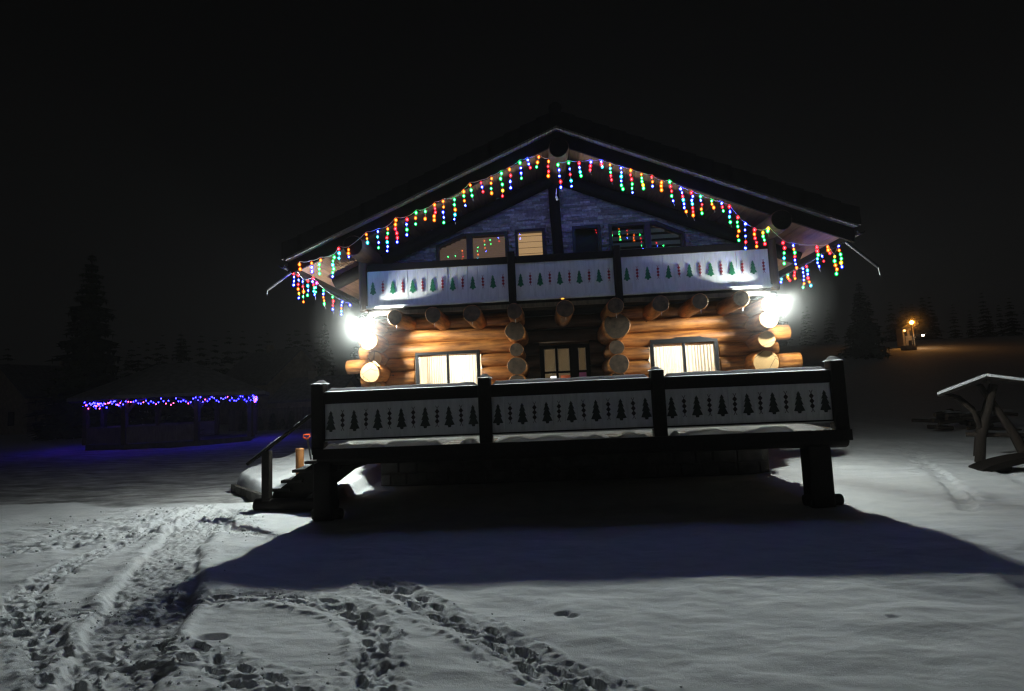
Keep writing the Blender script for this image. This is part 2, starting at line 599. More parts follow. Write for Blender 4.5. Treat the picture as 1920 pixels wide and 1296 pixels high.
def ground_height(X, Y):
    H = (fbm(X * 0.35, Y * 0.35, 3, 3) - 0.5) * 0.16 + (fbm(X * 1.3 + 5, Y * 2.2, 4, 11) - 0.5) * 0.075
    H += (fbm(X * 3.1, Y * 6.5, 3, 17) - 0.5) * 0.022
    H += (fbm(X * 1.6 + Y * 0.8, Y * 5.5, 4, 83) - 0.5) * 0.07 * smooth(4.2, 6.0, X) * smooth(24, 16, Y)
    near = np.exp(-((np.abs(X) / 14) ** 4)) * smooth(26, 12, Y)
    # hillside to the right and behind
    H = H + smooth(24, 95, Y) * smooth(-6, 32, X) * 8.0 + smooth(95, 220, Y) * 8 + smooth(45, 110, Y) * smooth(10, -25, X) * 1.5
    n_fine = fbm(X * 9, Y * 9, 4, 23)
    n_lump = fbm(X * 4, Y * 4, 3, 29)
    # trampled, shovelled path
    dp = seg_dist(X, Y, PATH_C)
    wob = (fbm(X * 2.2, Y * 2.2, 3, 31) - 0.5) * 0.22
    e = dp + wob
    n_crumb = fbm(X * 24, Y * 24, 3, 61)
    H -= 0.045 * smooth(0.36, 0.28, e) * near
    H += smooth(0.38, 0.27, e) * ((n_fine - 0.5) * 0.055 + (n_crumb - 0.5) * 0.045) * near
    H += 0.03 * np.exp(-((e - 0.42) / 0.08) ** 2) * (0.1 + 1.1 * n_lump) * (0.6 + 0.8 * n_crumb) * near
    # broken snow where the drive was ploughed
    r = in_poly(X, Y, ROUGH).astype(float)
    d_r = seg_dist(X, Y, ROUGH + [ROUGH[0]])
    rr = np.where(r > 0, smooth(0, 0.45, d_r), 0)
    H += rr * (np.abs(fbm(X * 4.5, Y * 6.5, 5, 41) - 0.5) * -0.22 + 0.03 + (n_crumb - .5) * .05) * near
    # the drive, packed flat
    dr = drive_mask(X, Y)
    H -= dr * 0.10
    H += dr * (fbm(X * 1.5, Y * 5, 4, 47) - 0.5) * 0.09 * smooth(30, 14, Y)
    # raised bed beside the house
    t = in_poly(X, Y, TERRACE).astype(float)
    d_t = seg_dist(X, Y, TERRACE + [TERRACE[0]])
    H += np.where(t > 0, smooth(0.0, 0.16, d_t) * (0.16 + 0.32 * smooth(10.6, 15.0, Y) + 0.06 * fbm(X * 2, Y * 2, 3, 71)), 0)
    # single footprints along each trail
    rs = np.random.default_rng(5)
    dep = np.zeros_like(H)
    rim = np.zeros_like(H)
    for pts, off, k in TRAILS:
        d = seg_dist(X, Y, pts)
        groove = smooth(0.17, 0.09, d + (n_lump - 0.5) * 0.10 + (n_crumb - .5) * .06)
        dep = np.maximum(dep, groove * 0.014 * k + groove * (n_crumb - .5) * .05)
        rim += 0.03 * k * np.exp(-((d - 0.20) / 0.05) ** 2) * (n_crumb * 1.5 + n_fine - 0.95)
        P = [np.array(q) for q in pts]
        L = [0]
        for a, b in zip(P[:-1], P[1:]):
            L.append(L[-1] + np.linalg.norm(b - a))
        s, side = 0.05, 1
        while s < L[-1]:
            i = max(j for j in range(len(L)) if L[j] <= s)
            i = min(i, len(P) - 2)
            dirv = (P[i + 1] - P[i]) / np.linalg.norm(P[i + 1] - P[i])
            c = P[i] + dirv * (s - L[i])
            nrm = np.array([-dirv[1], dirv[0]])
            c = c + nrm * side * (off * .66 + rs.uniform(-0.025, 0.025))
            yaw = math.atan2(dirv[1], dirv[0]) + rs.uniform(-0.2, 0.2) - side * 0.12
            lx = (X - c[0]) * math.cos(yaw) + (Y - c[1]) * math.sin(yaw)
            ly = -(X - c[0]) * math.sin(yaw) + (Y - c[1]) * math.cos(yaw)
            ln = rs.uniform(0.085, 0.125)
            wd = rs.uniform(.034, .046)
            q = np.sqrt((lx / ln) ** 2 + (ly / wd) ** 2 + 1e-9) + (n_fine - 0.5) * 0.6 + (n_crumb - .5) * 0.85
            dd = rs.uniform(0.035, 0.075) * k
            dep = np.maximum(dep, dd * smooth(1.08, 0.90, q) - np.where(q < 1.05, (n_crumb - .5) * .05, 0))
            rim += 0.030 * k * np.exp(-((q - 1.25) / 0.16) ** 2) * (n_crumb * 2.0 - .3)
            side = -side
            s += rs.uniform(0.13, 0.21)
    rim = np.clip(rim, -0.01, 0.035)
    # two tyre lines fading away on the right
    for tl in ([(5.3, 8.2), (6.4, 10.2), (7.9, 13.4), (9.6, 16.6)], [(6.3, 7.7), (7.4, 9.8), (8.9, 13.0), (10.6, 16.2)]):
        d = seg_dist(X, Y, tl)
        dep = np.maximum(dep, 0.045 * smooth(0.12, 0.07, d + (n_fine - .5) * .05) * (0.4 + 0.8 * n_lump))
    # a lone animal track and a few drops
    for (cx, cy, a, d0) in ((-0.30, 4.82, 0.06, 0.05), (-0.22, 4.76, 0.05, 0.045), (-3.02, 4.36, 0.12, 0.11), (2.2, 4.6, 0.05, 0.015)):
        q = np.hypot((X - cx) / a, (Y - cy) / (a * 0.7))
        dep = np.maximum(dep, d0 * smooth(1.2, 0.5, q))
    H = H - dep + rim
    # flat under the house and deck
    hs = smooth(0.0, 1.0, np.maximum(np.abs(X) - 3.4, np.maximum(9.4 - Y, Y - 19)))
    return H * hs + (-0.03) * (1 - hs)

def drive_mask(X, Y):
    """packed drive to the left: beyond the ploughed edge, left of the raised bed"""
    w = (fbm(X * 0.8, Y * 0.8, 3, 53) - 0.5) * 1.4
    edge = 10.15 + np.clip(-8.0 - X, 0, 30) * 0.22
    m = smooth(0.0, 0.8, Y - edge + w * 0.5) * smooth(34, 26, Y + w)
    m = m * smooth(-4.6, -6.2, X + w * 0.3)
    t = in_poly(X, Y, TERRACE)
    return np.where(t, 0, m)

gx, gy = np.meshgrid(GX, GY)
gz = ground_height(gx, gy)
nx, ny = len(GX), len(GY)
verts = np.stack([gx.ravel(), gy.ravel(), gz.ravel()], 1)
idx = (np.arange(ny - 1)[:, None] * nx + np.arange(nx - 1)[None, :]).ravel()
quads = np.stack([idx, idx + 1, idx + nx + 1, idx + nx], 1)
gm = bpy.data.meshes.new("snow_ground")
gm.vertices.add(len(verts))
gm.vertices.foreach_set("co", verts.ravel())
gm.loops.add(quads.size)
gm.loops.foreach_set("vertex_index", quads.ravel())
gm.polygons.add(len(quads))
gm.polygons.foreach_set("loop_start", np.arange(len(quads)) * 4)
gm.polygons.foreach_set("loop_total", np.full(len(quads), 4))
gm.polygons.foreach_set("use_smooth", np.ones(len(quads), bool))
at = gm.attributes.new("dirt", 'FLOAT', 'POINT')
dm = drive_mask(gx, gy) * 0.85
dp_ = smooth(0.38, 0.25, seg_dist(gx, gy, PATH_C) + (fbm(gx * 2.2, gy * 2.2, 3, 31) - 0.5) * 0.22)
dm = np.maximum(dm, dp_ * 0.22 * (gy < 11))
# bare earth just below the deck front
at.data.foreach_set("value", dm.ravel())
gm.update()
gm.validate()
gm.materials.append(M['ground'])
ground = bpy.data.objects.new("snow_ground", gm)
link(ground)
tag(ground, "snow covered yard with trampled path and footprint trails", None, None, "structure")

def gh(x, y):
    return float(ground_height(np.array([[float(x)]]), np.array([[float(y)]]))[0, 0])

# ------------------------------------------------------------------ the log cabin
XC = 0.05
cabin = empty("log_cabin", (XC, 12.0, 0), "two storey log cabin with carved white balcony and deck railings under a dark gable roof", "cabin")

def log(name, p0, p1, r, parent, mats=('log', 'end'), seg=18, wob=0.06, taper=0.0, group=None):
    """round log between two world points; local Z runs along it"""
    p0, p1 = Vector(p0), Vector(p1)
    L = (p1 - p0).length
    n = max(3, int(L / 0.28))
    vs, fs, ms, sm = [], [], [], []
    ph = random.uniform(0, 6.28)
    ks = [(random.uniform(0.4, 1.6), random.uniform(0, 6.28), random.randint(1, 3)) for _ in range(4)]
    zs = [0.0, 0.018] + [L * i / n for i in range(1, n)] + [L - 0.018, L]
    for j, z in enumerate(zs):
        e = 0.93 if j in (0, len(zs) - 1) else 1.0
        rr = r * (1 - taper * z / L) * e
        bx = 0.012 * math.sin(z * 1.1 + ph)
        by = 0.012 * math.cos(z * 0.9 + ph * 2)
        for k in range(seg):
            t = 2 * math.pi * k / seg
            w = 1 + wob * sum(0.3 * math.sin(q[0] * z * 3 + q[1] + q[2] * t) for q in ks) + random.uniform(-0.012, 0.012)
            vs.append((bx + rr * w * math.cos(t), by + rr * w * math.sin(t), z))
    m = len(zs)
    for j in range(m - 1):
        for k in range(seg):
            fs.append((j * seg + k, j * seg + (k + 1) % seg, (j + 1) * seg + (k + 1) % seg, (j + 1) * seg + k))
            ms.append(0)
            sm.append(True)
    for base, rev in ((0, True), ((m - 1) * seg, False)):
        c = len(vs)
        vs.append((0, 0, 0 if rev else L))
        for k in range(seg):
            a, b = base + k, base + (k + 1) % seg
            fs.append((c, b, a) if rev else (c, a, b))
            ms.append(1)
            sm.append(False)
    me = bpy.data.meshes.new(name)
    me.from_pydata(vs, [], fs)
    for q in mats:
        me.materials.append(M[q])
    me.polygons.foreach_set("material_index", ms)
    me.polygons.foreach_set("use_smooth", sm)
    me.update()
    o = bpy.data.objects.new(name, me)
    link(o, parent, p0)
    o.rotation_euler = (p1 - p0).to_track_quat('Z', 'Y').to_euler()
    return o

WALL_Y = 12.05          # centre line of the front wall logs
FZ = 1.08               # deck floor height
# foundation
fb = MB().box(-4.0, 4.1, 11.98, 19.2, -0.2, FZ - 0.06)
fo = fb.build("foundation", 'stone_found', cabin)
# individual foundation stones on the front face
for row in range(4):
    x = -3.98 + random.uniform(-0.2, 0)
    z0 = 0.0 + row * 0.25
    while x < 4.05:
        w = random.uniform(0.32, 0.6)
        x1 = min(x + w - 0.03, 4.08)
        if x1 - max(x, -3.98) > 0.1:
            p = random.uniform(0.02, 0.06)
            MB().box(max(x, -3.98), x1, 11.98 - p, 12.02, z0 + 0.01, z0 + 0.235).build("stone", 'stone_found', fo, bevel=0.02)
        x += w

# front wall logs, left and right of the porch recess
courses = [3.46 - 0.298 * i for i in range(8)]
WINL, WINR = (-3.17, -1.77), (1.84, 3.24)
WZ0, WZ1 = 1.62, 2.87
for i, z in enumerate(courses):
    rad = 0.160 + random.uniform(-0.008, 0.012)
    for side, (xa, xb, win) in enumerate(((-4.38, -0.92, WINL), (1.08, 4.48, WINR))):
        if side == 0 and i == 3: xa = -4.72
        if side == 0 and i in (1, 2): xa = -4.42
        if side == 1 and i == 2: xb = 4.74
        if side == 1 and i == 4: xb = 4.92
        if WZ0 - 0.1 < z < WZ1 - 0.06:
            log("wall_log", (xa, WALL_Y, z), (win[0] - 0.02, WALL_Y, z), rad, cabin)
            log("wall_log", (win[1] + 0.02, WALL_Y, z), (xb, WALL_Y, z), rad, cabin)
        else:
            log("wall_log", (xa, WALL_Y, z), (xb, WALL_Y, z), rad, cabin)
# side wall logs, ends pointing at the viewer
sideL = [(3.33, 11.04, .15), (3.03, 11.12, .175), (2.70, 11.5, .155), (2.38, 11.14, .205), (2.06, 11.5, .16), (1.76, 11.45, .17), (1.46, 11.4, .17), (1.18, 11.4, .17)]
sideR = [(3.33, 11.04, .15), (3.04, 11.10, .18), (2.67, 11.26, .17), (2.24, 11.38, .26), (1.86, 11.45, .17), (1.56, 11.4, .17), (1.28, 11.4, .17)]
for X, rows in ((-3.92, sideL), (4.0, sideR)):
    for z, y, r in rows:
        log("wall_log", (X, y, z), (X, 19.2, z + random.uniform(-.02, .02)), r, cabin, seg=22)
    for z in (3.62, 3.92, 4.22, 4.5):
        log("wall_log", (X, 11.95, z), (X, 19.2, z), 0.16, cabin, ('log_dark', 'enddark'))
# recess walls beside the door
for X, rows in ((-0.95, [(3.10, 11.25, .205), (2.72, 11.45, .145), (2.38, 11.35, .195), (2.06, 11.4, .18), (1.76, 11.5, .17), (1.46, 11.5, .17), (1.18, 11.5, .17)]),
                (1.10, [(3.10, 11.25, .27), (2.68, 11.5, .16), (2.34, 11.35, .205), (2.02, 11.4, .18), (1.72, 11.5, .17), (1.42, 11.5, .17), (1.16, 11.5, .17)])):
    for z, y, r in rows:
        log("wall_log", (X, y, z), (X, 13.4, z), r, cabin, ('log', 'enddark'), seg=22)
# a loose strip of bark on the left corner log
bk = MB().hexa([(-3.76, 11.12, 2.50), (-3.73, 11.12, 2.50), (-3.73, 11.2, 2.50), (-3.76, 11.2, 2.50), (-3.86, 11.12, 2.60), (-3.83, 11.12, 2.61), (-3.83, 11.2, 2.61), (-3.86, 11.2, 2.60)])
bk.build("bark_strip", 'end', cabin)
# wall of the recess with the door opening
DX0, DX1, DZ1 = -0.50, 0.66, 2.93
for z in courses:
    for xa, xb in ((-0.9, DX0), (DX1, 1.05)):
        if z < DZ1 - 0.05:
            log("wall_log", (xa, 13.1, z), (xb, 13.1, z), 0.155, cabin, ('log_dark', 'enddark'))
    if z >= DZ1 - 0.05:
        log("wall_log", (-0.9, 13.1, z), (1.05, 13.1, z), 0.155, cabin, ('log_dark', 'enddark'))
# rooms behind the glass (closed boxes open towards the window)
def room(name, x0, x1, y0, y1, z0, z1, hole, m='room'):
    b = MB()
    b.box(x0, x1, y1, y1 + .08, z0, z1)
    b.box(x0 - .08, x0, y0, y1 + .08, z0, z1)
    b.box(x1, x1 + .08, y0, y1 + .08, z0, z1)
    b.box(x0 - .08, x1 + .08, y0, y1 + .08, z0 - .08, z0)
    b.box(x0 - .08, x1 + .08, y0, y1 + .08, z1, z1 + .08)
    hx0, hx1, hz0, hz1 = hole
    b.box(x0 - .08, hx0, y0 - .06, y0, z0, z1)
    b.box(hx1, x1 + .08, y0 - .06, y0, z0, z1)
    b.box(hx0, hx1, y0 - .06, y0, hz1, z1)
    b.box(hx0, hx1, y0 - .06, y0, z0, hz0)
    return b.build(name, m, cabin)
room("room_lining", -3.7, -1.25, 12.34, 15, 1.1, 3.3, (WINL[0], WINL[1], WZ0, WZ1))
room("room_lining", 1.4, 3.8, 12.34, 15, 1.1, 3.3, (WINR[0], WINR[1], WZ0, WZ1))
hall = room("room_lining", -0.9, 1.05, 13.4, 16, 1.1, 3.3, (DX0, DX1, 1.1, DZ1))

def lamp_light(name, loc, energy, col, rad, parent):
    ld = bpy.data.lights.new(name, 'POINT')
    ld.energy = energy
    ld.color = col
    ld.shadow_soft_size = rad
    o = bpy.data.objects.new(name, ld)
    link(o, parent, loc)
    return o

for x in (-2.45, 2.55):
    cl = empty("ceiling_lamp", (x, 13.5, 3.28), "warm ceiling lamp behind the lit curtains of the %s ground floor window" % ("left" if x < 0 else "right"), "lamp", "ceiling lamps in the rooms")
    MB().tube([(x, 13.5, 3.27), (x, 13.5, 3.2)], 0.05, 12).build("ceiling_cup", 'metal', cl)
    lamp_light("lamp_glow", (x, 13.4, 2.9), 225, (1.0, 0.95, 0.84), 0.12, cl)

def window(x0, x1, z0, z1, y, name="window", mull=1, fw=0.075, bar=0.05, curtains=True):
    """frame mesh with panes and curtains below it"""
    b = MB()
    b.box(x0, x1, y, y + .12, z1 - fw * 1.7, z1)
    b.box(x0, x1, y, y + .12, z0, z0 + fw)
    b.box(x0, x0 + fw, y + .003, y + .117, z0 + fw, z1 - fw * 1.7)
    b.box(x1 - fw, x1, y + .003, y + .117, z0 + fw, z1 - fw * 1.7)
    xm = (x0 + x1) / 2
    b.box(xm - bar / 2, xm + bar / 2, y + .01, y + .11, z0 + fw, z1 - fw * 1.7)
    w = b.build(name, 'metal', cabin, bevel=0.006)
    for a, c in ((x0 + fw, xm - bar / 2), (xm + bar / 2, x1 - fw)):
        MB().box(a, c, y + .05, y + .056, z0 + fw, z1 - fw * 1.7).build("pane", 'glass', w)
    if curtains:
        for a, c in ((x0 + fw + (0.14 if x0 < 0 else 0.0), xm - 0.0), (xm + 0.0, x1 - fw)):
            vs, fs = [], []
            n = 140
            top = z1 - fw * 1.7 - 0.045
            ph = random.uniform(0, 9)
            nf = random.uniform(9, 11)
            for i in range(n + 1):
                t = i / n
                X = a + (c - a) * t
                d = 0.034 * math.sin(t * 6.28 * nf + ph + 0.8 * math.sin(t * 13)) + 0.007 * math.sin(t * 70 + ph)
                zt = top + 0.022 * abs(math.sin(t * 6.28 * nf + ph)) + random.uniform(0, 0.012)
                vs += [(X, y + .20 + d * 0.5, zt), (X, y + .20 + d, (top + z0) / 2), (X, y + .20 + d * 1.2, z0 + 0.02)]
            for i in range(n):
                for k in (0, 1):
                    q = i * 3 + k
                    fs.append((q, q + 1, q + 4, q + 3))
            MB().add(vs, fs).build("curtain", 'curtain', w, smooth=True)
    return w

window(WINL[0], WINL[1], WZ0, WZ1, 11.90)
window(WINR[0], WINR[1], WZ0, WZ1, 11.90)
# door with four glazed fields
b = MB()
dy = 13.0
b.box(DX0, DX0 + .1, dy, dy + .14, FZ, DZ1)
b.box(DX1 - .1, DX1, dy, dy + .14, FZ, DZ1)
b.box(DX0 + .1, DX1 - .1, dy, dy + .14, DZ1 - .09, DZ1)
cols = [(-0.40, -0.14), (-0.085, 0.185), (0.39, 0.56)]
for xa, xb in ((-0.14, -0.085), (0.185, 0.39)):
    b.box(xa, xb, dy + .02, dy + .1, FZ, DZ1 - .09)
for xa, xb in cols:
    b.box(xa, xb, dy + .025, dy + .095, FZ, 1.75)
    b.box(xa, xb, dy + .025, dy + .095, 2.27, 2.32)
door = b.build("door", 'dark', cabin)
for xa, xb in cols:
    MB().box(xa, xb, dy + .055, dy + .06, 1.75, 2.27).build("pane", 'glass', door)
    MB().box(xa, xb, dy + .055, dy + .06, 2.32, DZ1 - .09).build("pane", 'glass', door)
    for xx in (xa, xb - .014):
        MB().box(xx, xx + .014, dy + .012, dy + .024, 2.32, DZ1 - .09).build("glazing_bead", 'white', door)
MB().tube([(0.28, dy - .03, 2.02), (0.28, dy - .05, 2.02), (0.20, dy - .05, 2.02)], 0.014).build("handle", 'gutter', door)
# things seen in the hall
hs = empty("hall_lamp", (-0.17, 14.6, 1.1), "bright white lamp standing inside the glazed door", "lamp")
MB().tube([(-0.17, 14.6, 1.1), (-0.17, 14.6, 1.95)], 0.03).build("stem", 'metal', hs)
MB().box(-0.27, -0.11, 14.5, 14.7, 1.95, 2.26).build("lamp_shade", emit("hall_lamp_glow", (1, 0.97, 0.92), 2.2), hs)
cb = empty("hall_cabinet", (0.3, 14.8, 1.1), "red and purple cabinet inside the glazed door", "cabinet")
MB().box(0.0, 0.35, 14.7, 15.1, 1.1, 2.28).build("carcass", plain("red_cloth", (0.5, 0.12, 0.06)), cb)
MB().box(0.42, 0.8, 14.7, 15.1, 1.1, 2.34).build("side_unit", plain("purple_cloth", (0.32, 0.10, 0.36)), cb)
lamp_light("lamp_glow", (-0.25, 14.3, 2.4), 5, (1.0, 0.82, 0.5), 0.1, hs)

# deck ---------------------------------------------------------------
dk = part_empty("deck", (XC, 8.72, 0), cabin)
y = 8.57
while y < 12.0:
    MB().box(-3.98, 4.02, y, min(y + .138, 12.0), FZ - .045, FZ + random.uniform(-.003, .003)).build("deck_plank", 'plank', dk)
    y += .145
log("deck_beam", (-4.02, 8.82, 0.935), (4.08, 8.82, 0.935), 0.125, cabin, ('dark', 'dark'))
log("deck_beam", (-4.02, 10.6, 0.93), (4.08, 10.6, 0.93), 0.11, cabin, ('dark', 'dark'))
for x in (-3.9, -2.6, -1.3, 0.05, 1.4, 2.7, 3.9):
    MB().box(x - .05, x + .05, 8.70 + .16, 11.95, FZ - .19, FZ - .05).build("deck_joist", 'dark', cabin)
MB().box(-4.0, 4.04, 8.52, 8.565, 0.93, FZ + 0.005).build("deck_fascia", 'dark', cabin)
def leg(x0, x1, y0, y1, z1, pad):
    MB().box(x0, x1, y0, y1, -0.15, z1).build("deck_leg", 'dark', cabin, bevel=0.03)
    log("leg_footing", (x0 - pad[0], (y0 + y1) / 2 - .02, 0.04), (x1 + pad[1], (y0 + y1) / 2 - .02, 0.04), 0.085, cabin, ('dark', 'dark'))
leg(-4.08, -3.78, 8.68, 8.98, 0.86, (0.05, 0.12))
leg(3.46, 3.80, 8.68, 8.98, 0.84, (0.06, 0.14))
MB().hexa([(-3.79, 8.76, 0.62), (-3.79, 8.76, 0.70), (-3.79, 8.9, 0.70), (-3.79, 8.9, 0.62), (-3.25, 8.76, 0.80), (-3.3, 8.76, 0.87), (-3.3, 8.9, 0.87), (-3.25, 8.9, 0.80)]).build("deck_brace", 'dark', cabin)

# painted motifs: outlines about their own centre, unit height
TREE = [(0, .5), (.11, .33), (.06, .34), (.17, .12), (.10, .14), (.22, -.12), (.14, -.10), (.28, -.38), (.10, -.40), (.07, -.49), (-.07, -.49), (-.10, -.40), (-.28, -.38), (-.14, -.10), (-.22, -.12), (-.10, .14), (-.17, .12), (-.06, .34), (-.11, .33)]
def motif_mesh(kind, h):
    b = MB()
    if kind == 'tree':
        b.prism([(x * h * .86, z * h) for x, z in TREE[::-1]], -0.006, 0.0)
        # prism expects counter-clockwise from the front
    else:
        for k in (-1, 0, 1):
            c = k * 0.225
            b.prism([(0, (c - .135) * h), (.105 * h, c * h), (0, (c + .135) * h), (-.105 * h, c * h)], -0.006, 0.0)
        for s in (-1, 1):
            for q in (-1, 1):
                z = s * 0.36 * h
                b.prism([(-.012 * h, z), (.012 * h, z), (.012 * h + q * .07 * h, z + s * .13 * h), (-.012 * h + q * .07 * h, z + s * .13 * h)][::1 if s > 0 else -1], -0.005 - 0.0007 * q, 0.0)
    me = bpy.data.meshes.new("painted_" + kind)
    me.from_pydata([tuple(v) for v in b.v], [], b.f)
    return me
MOT = {}
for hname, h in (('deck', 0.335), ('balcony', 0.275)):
    for kind, col in (('tree', 'green'), ('diamonds', 'red')) if hname == 'balcony' else (('tree', 'deck_green_shaded'), ('diamonds', 'deck_red_shaded')):
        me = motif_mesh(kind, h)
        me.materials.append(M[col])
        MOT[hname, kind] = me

def board_panel(rail, x0, x1, z0, z1, y, n, start, hname, zc):
    """row of white boards, one painted motif on each"""
    w = (x1 - x0) / n
    for i in range(n):
        a, c = x0 + i * w, x0 + (i + 1) * w
        dyy = random.uniform(-.0016, .0016)
        MB().box(a + .0012, c - .0012, y + dyy, y + .028 + dyy, z0, z1).build("board", 'white', rail)
        kind = 'tree' if (i + start) % 2 == 0 else 'diamonds'
        o = bpy.data.objects.new("painted_" + kind, MOT[hname, kind])
        link(o, rail, ((a + c) / 2, y + dyy, zc + (0.012 if kind == 'diamonds' else 0)))
        o.rotation_euler = (0, random.uniform(-.03, .03), 0)
    MB().box(x0 - .005, x1 + .005, y - .012, y - .004, z0 - .0, z0 + .018).build("bottom_trim", 'white', rail)

def snow_strip(name, x0, x1, y0, y1, z, h, parent, seed, edge=True, rough=0.35, broken=0, wedge=False):
    """rounded ridge of snow lying along X"""
    n = max(6, int((x1 - x0) / 0.035))
    m = 8
    us = np.linspace(0, 1, n + 1)
    vs, fs = [], []
    for i, u in enumerate(us):
        X = x0 + (x1 - x0) * u
        hh = h * (1 - rough + 2 * rough * float(fbm(np.array([X * 3.1 + seed]), np.array([seed * 1.7]), 4, seed)[0]))
        if broken:
            hh = h * min(1, max(0.02, (float(fbm(np.array([X * broken]), np.array([seed * 1.7]), 5, seed)[0]) - 0.36) / 0.26))
        endf = min(1, min(u, 1 - u) * n / 2.0) if edge else 1
        hh *= max(0.15, endf)
        over = 0.012 * float(fbm(np.array([X * 5.0]), np.array([seed * 2.1]), 3, seed)[0])
        for k in range(m + 1):
            t = k / m
            yy = (y0 - over) + (y1 - y0 + 2 * over) * t
            zz = z - 0.004 + (hh * (0.15 + 0.85 * t / .82 if t < .82 else (1 - t) / .18) if wedge else hh * math.sin(math.pi * min(1, max(0, t))) ** 0.5)
            vs.append((X, yy, zz))
    for i in range(n):
        for k in range(m):
            q = i * (m + 1) + k
            fs.append((q, q + m + 1, q + m + 2, q + 1))
    return MB().add(vs, fs).build(name, 'thin_snow', parent, smooth=True)

rail = part_empty("deck_railing", (XC, 8.72, FZ), cabin)
posts = [-3.97, -1.32, 1.33, 3.97]
PW = 0.10
for i, x in enumerate(posts):
    z1 = 2.10 if i in (0, 3) else 2.08
    MB().box(x - PW, x + PW, 8.62, 8.82, 0.99, z1).build("railing_post", 'dark', rail, bevel=0.02)
    snow_strip("snow_cap", x - PW - .01, x + PW + (.03 if i == 0 else .01), 8.61, 8.83, z1, 0.075, rail, 3 + i, wedge=True)
for i in range(3):
    a, c = posts[i] + PW, posts[i + 1] - PW
    MB().box(a, c, 8.655, 8.80, 1.775, 1.965).build("top_rail", 'dark', rail, bevel=0.015)
    MB().box(a, c, 8.69, 8.745, 1.20, 1.225).build("bottom_rail", 'dark', rail)
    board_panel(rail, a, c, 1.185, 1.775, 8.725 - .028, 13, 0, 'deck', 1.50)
    snow_strip("rail_snow", a + .005, c - .005, 8.65, 8.81, 1.965, 0.07, rail, 20 + i, wedge=True)
# lumps of snow against the bottom rail on the deck edge
for i in range(3):
    a, c = posts[i] + PW, posts[i + 1] - PW
    snow_strip("snow_drift", a + .02, c - .02, 8.75, 9.5, FZ, 0.075, rail, 40 + i, broken=2.2)
    snow_strip("snow_drift", a + .02, c - .02, 8.53, 8.75, FZ, 0.085, rail, 60 + i, broken=3.3)
ds = snow_strip("deck_snow", -3.95, 3.98, 9.5, 11.3, FZ, 0.05, rail, 77, rough=0.5)
# side railings of the deck
for x in (-3.97, 3.97):
    for yy in (10.3, 11.7) if x > 0 else (11.0, 11.75):
        MB().box(x - .08, x + .08, yy - .08, yy + .08, FZ, 2.02).build("railing_post", 'dark', rail, bevel=0.02)
    y0 = 8.83 if x > 0 else 11.08
    MB().box(x - .05, x + .05, y0, 11.62, 1.80, 1.95).build("top_rail", 'dark', rail)
    MB().box(x - .015, x + .015, y0, 11.62, 1.19, 1.80).build("side_panel", 'white', rail)

# stairs on the left end of the deck ----------------------------------
st = part_empty("stairs", (-4.8, 10.3, 0), cabin)
treads = [(-5.24, -4.86, 0.36), (-5.02, -4.64, 0.50), (-4.82, -4.42, 0.67), (-4.60, -4.20, 0.81), (-4.38, -3.98, 0.95)]
for xa, xb, z in treads:
    MB().box(xa, xb, 9.55, 10.95, z - .05, z).build("tread", 'dark', st, bevel=0.008)
    vs, fs = [], []
    sn = snow_strip("tread_snow", xa + .01, min(xb - .10, xa + .26), 9.60, 10.9, z, 0.045, st, int(z * 100))
for yy in (9.62, 10.82):
    MB().hexa([(-5.30, yy, -.1), (-5.0, yy, -.1), (-5.0, yy + .07, -.1), (-5.30, yy + .07, -.1), (-5.18, yy, 0.30), (-4.98, yy, 0.30), (-4.98, yy + .07, 0.30), (-5.18, yy + .07, 0.30)]).build("stringer", 'dark', st)
    MB().prism([(-5.2, 0.02), (-4.85, 0.02), (-4.0, 0.62), (-4.0, 0.93), (-4.32, 0.89), (-4.5, 0.74), (-4.74, 0.60), (-4.94, 0.44), (-5.14, 0.30)], yy, yy + .07).build("stringer", 'dark', st)
MB().box(-5.30, -5.16, 9.42, 9.56, 0.0, 1.02).build("newel_post", 'dark', st, bevel=0.02)
log("base_log", (-5.44, 9.5, 0.10), (-4.0, 9.5, 0.08), 0.105, st, ('dark', 'dark'))
log("base_log", (-5.40, 10.0, 0.05), (-5.40, 10.9, 0.05), 0.09, st, ('dark', 'dark'))
hr = MB().tube([(-5.58, 9.49, 0.80), (-4.05, 9.45, 1.86)], 0.032, 8).build("handrail", 'dark', st)
hs_ = []
for i in range(3):
    t0, t1 = ((0.05, 0.40), (0.55, 0.62), (0.66, 0.72))[i]
    a = Vector((-5.58, 9.49, 0.835)).lerp(Vector((-4.05, 9.45, 1.895)), t0)
    c = Vector((-5.58, 9.49, 0.835)).lerp(Vector((-4.05, 9.45, 1.895)), t1)
    MB().tube([a, a.lerp(c, .5), c], [0.012, 0.018, 0.010], 6).build("rail_snow", 'snow', st, smooth=True)
log("newel_post", (-5.32, 10.98, 0.0), (-5.32, 10.98, 0.93), 0.078, st, ('brown_post', 'end'))

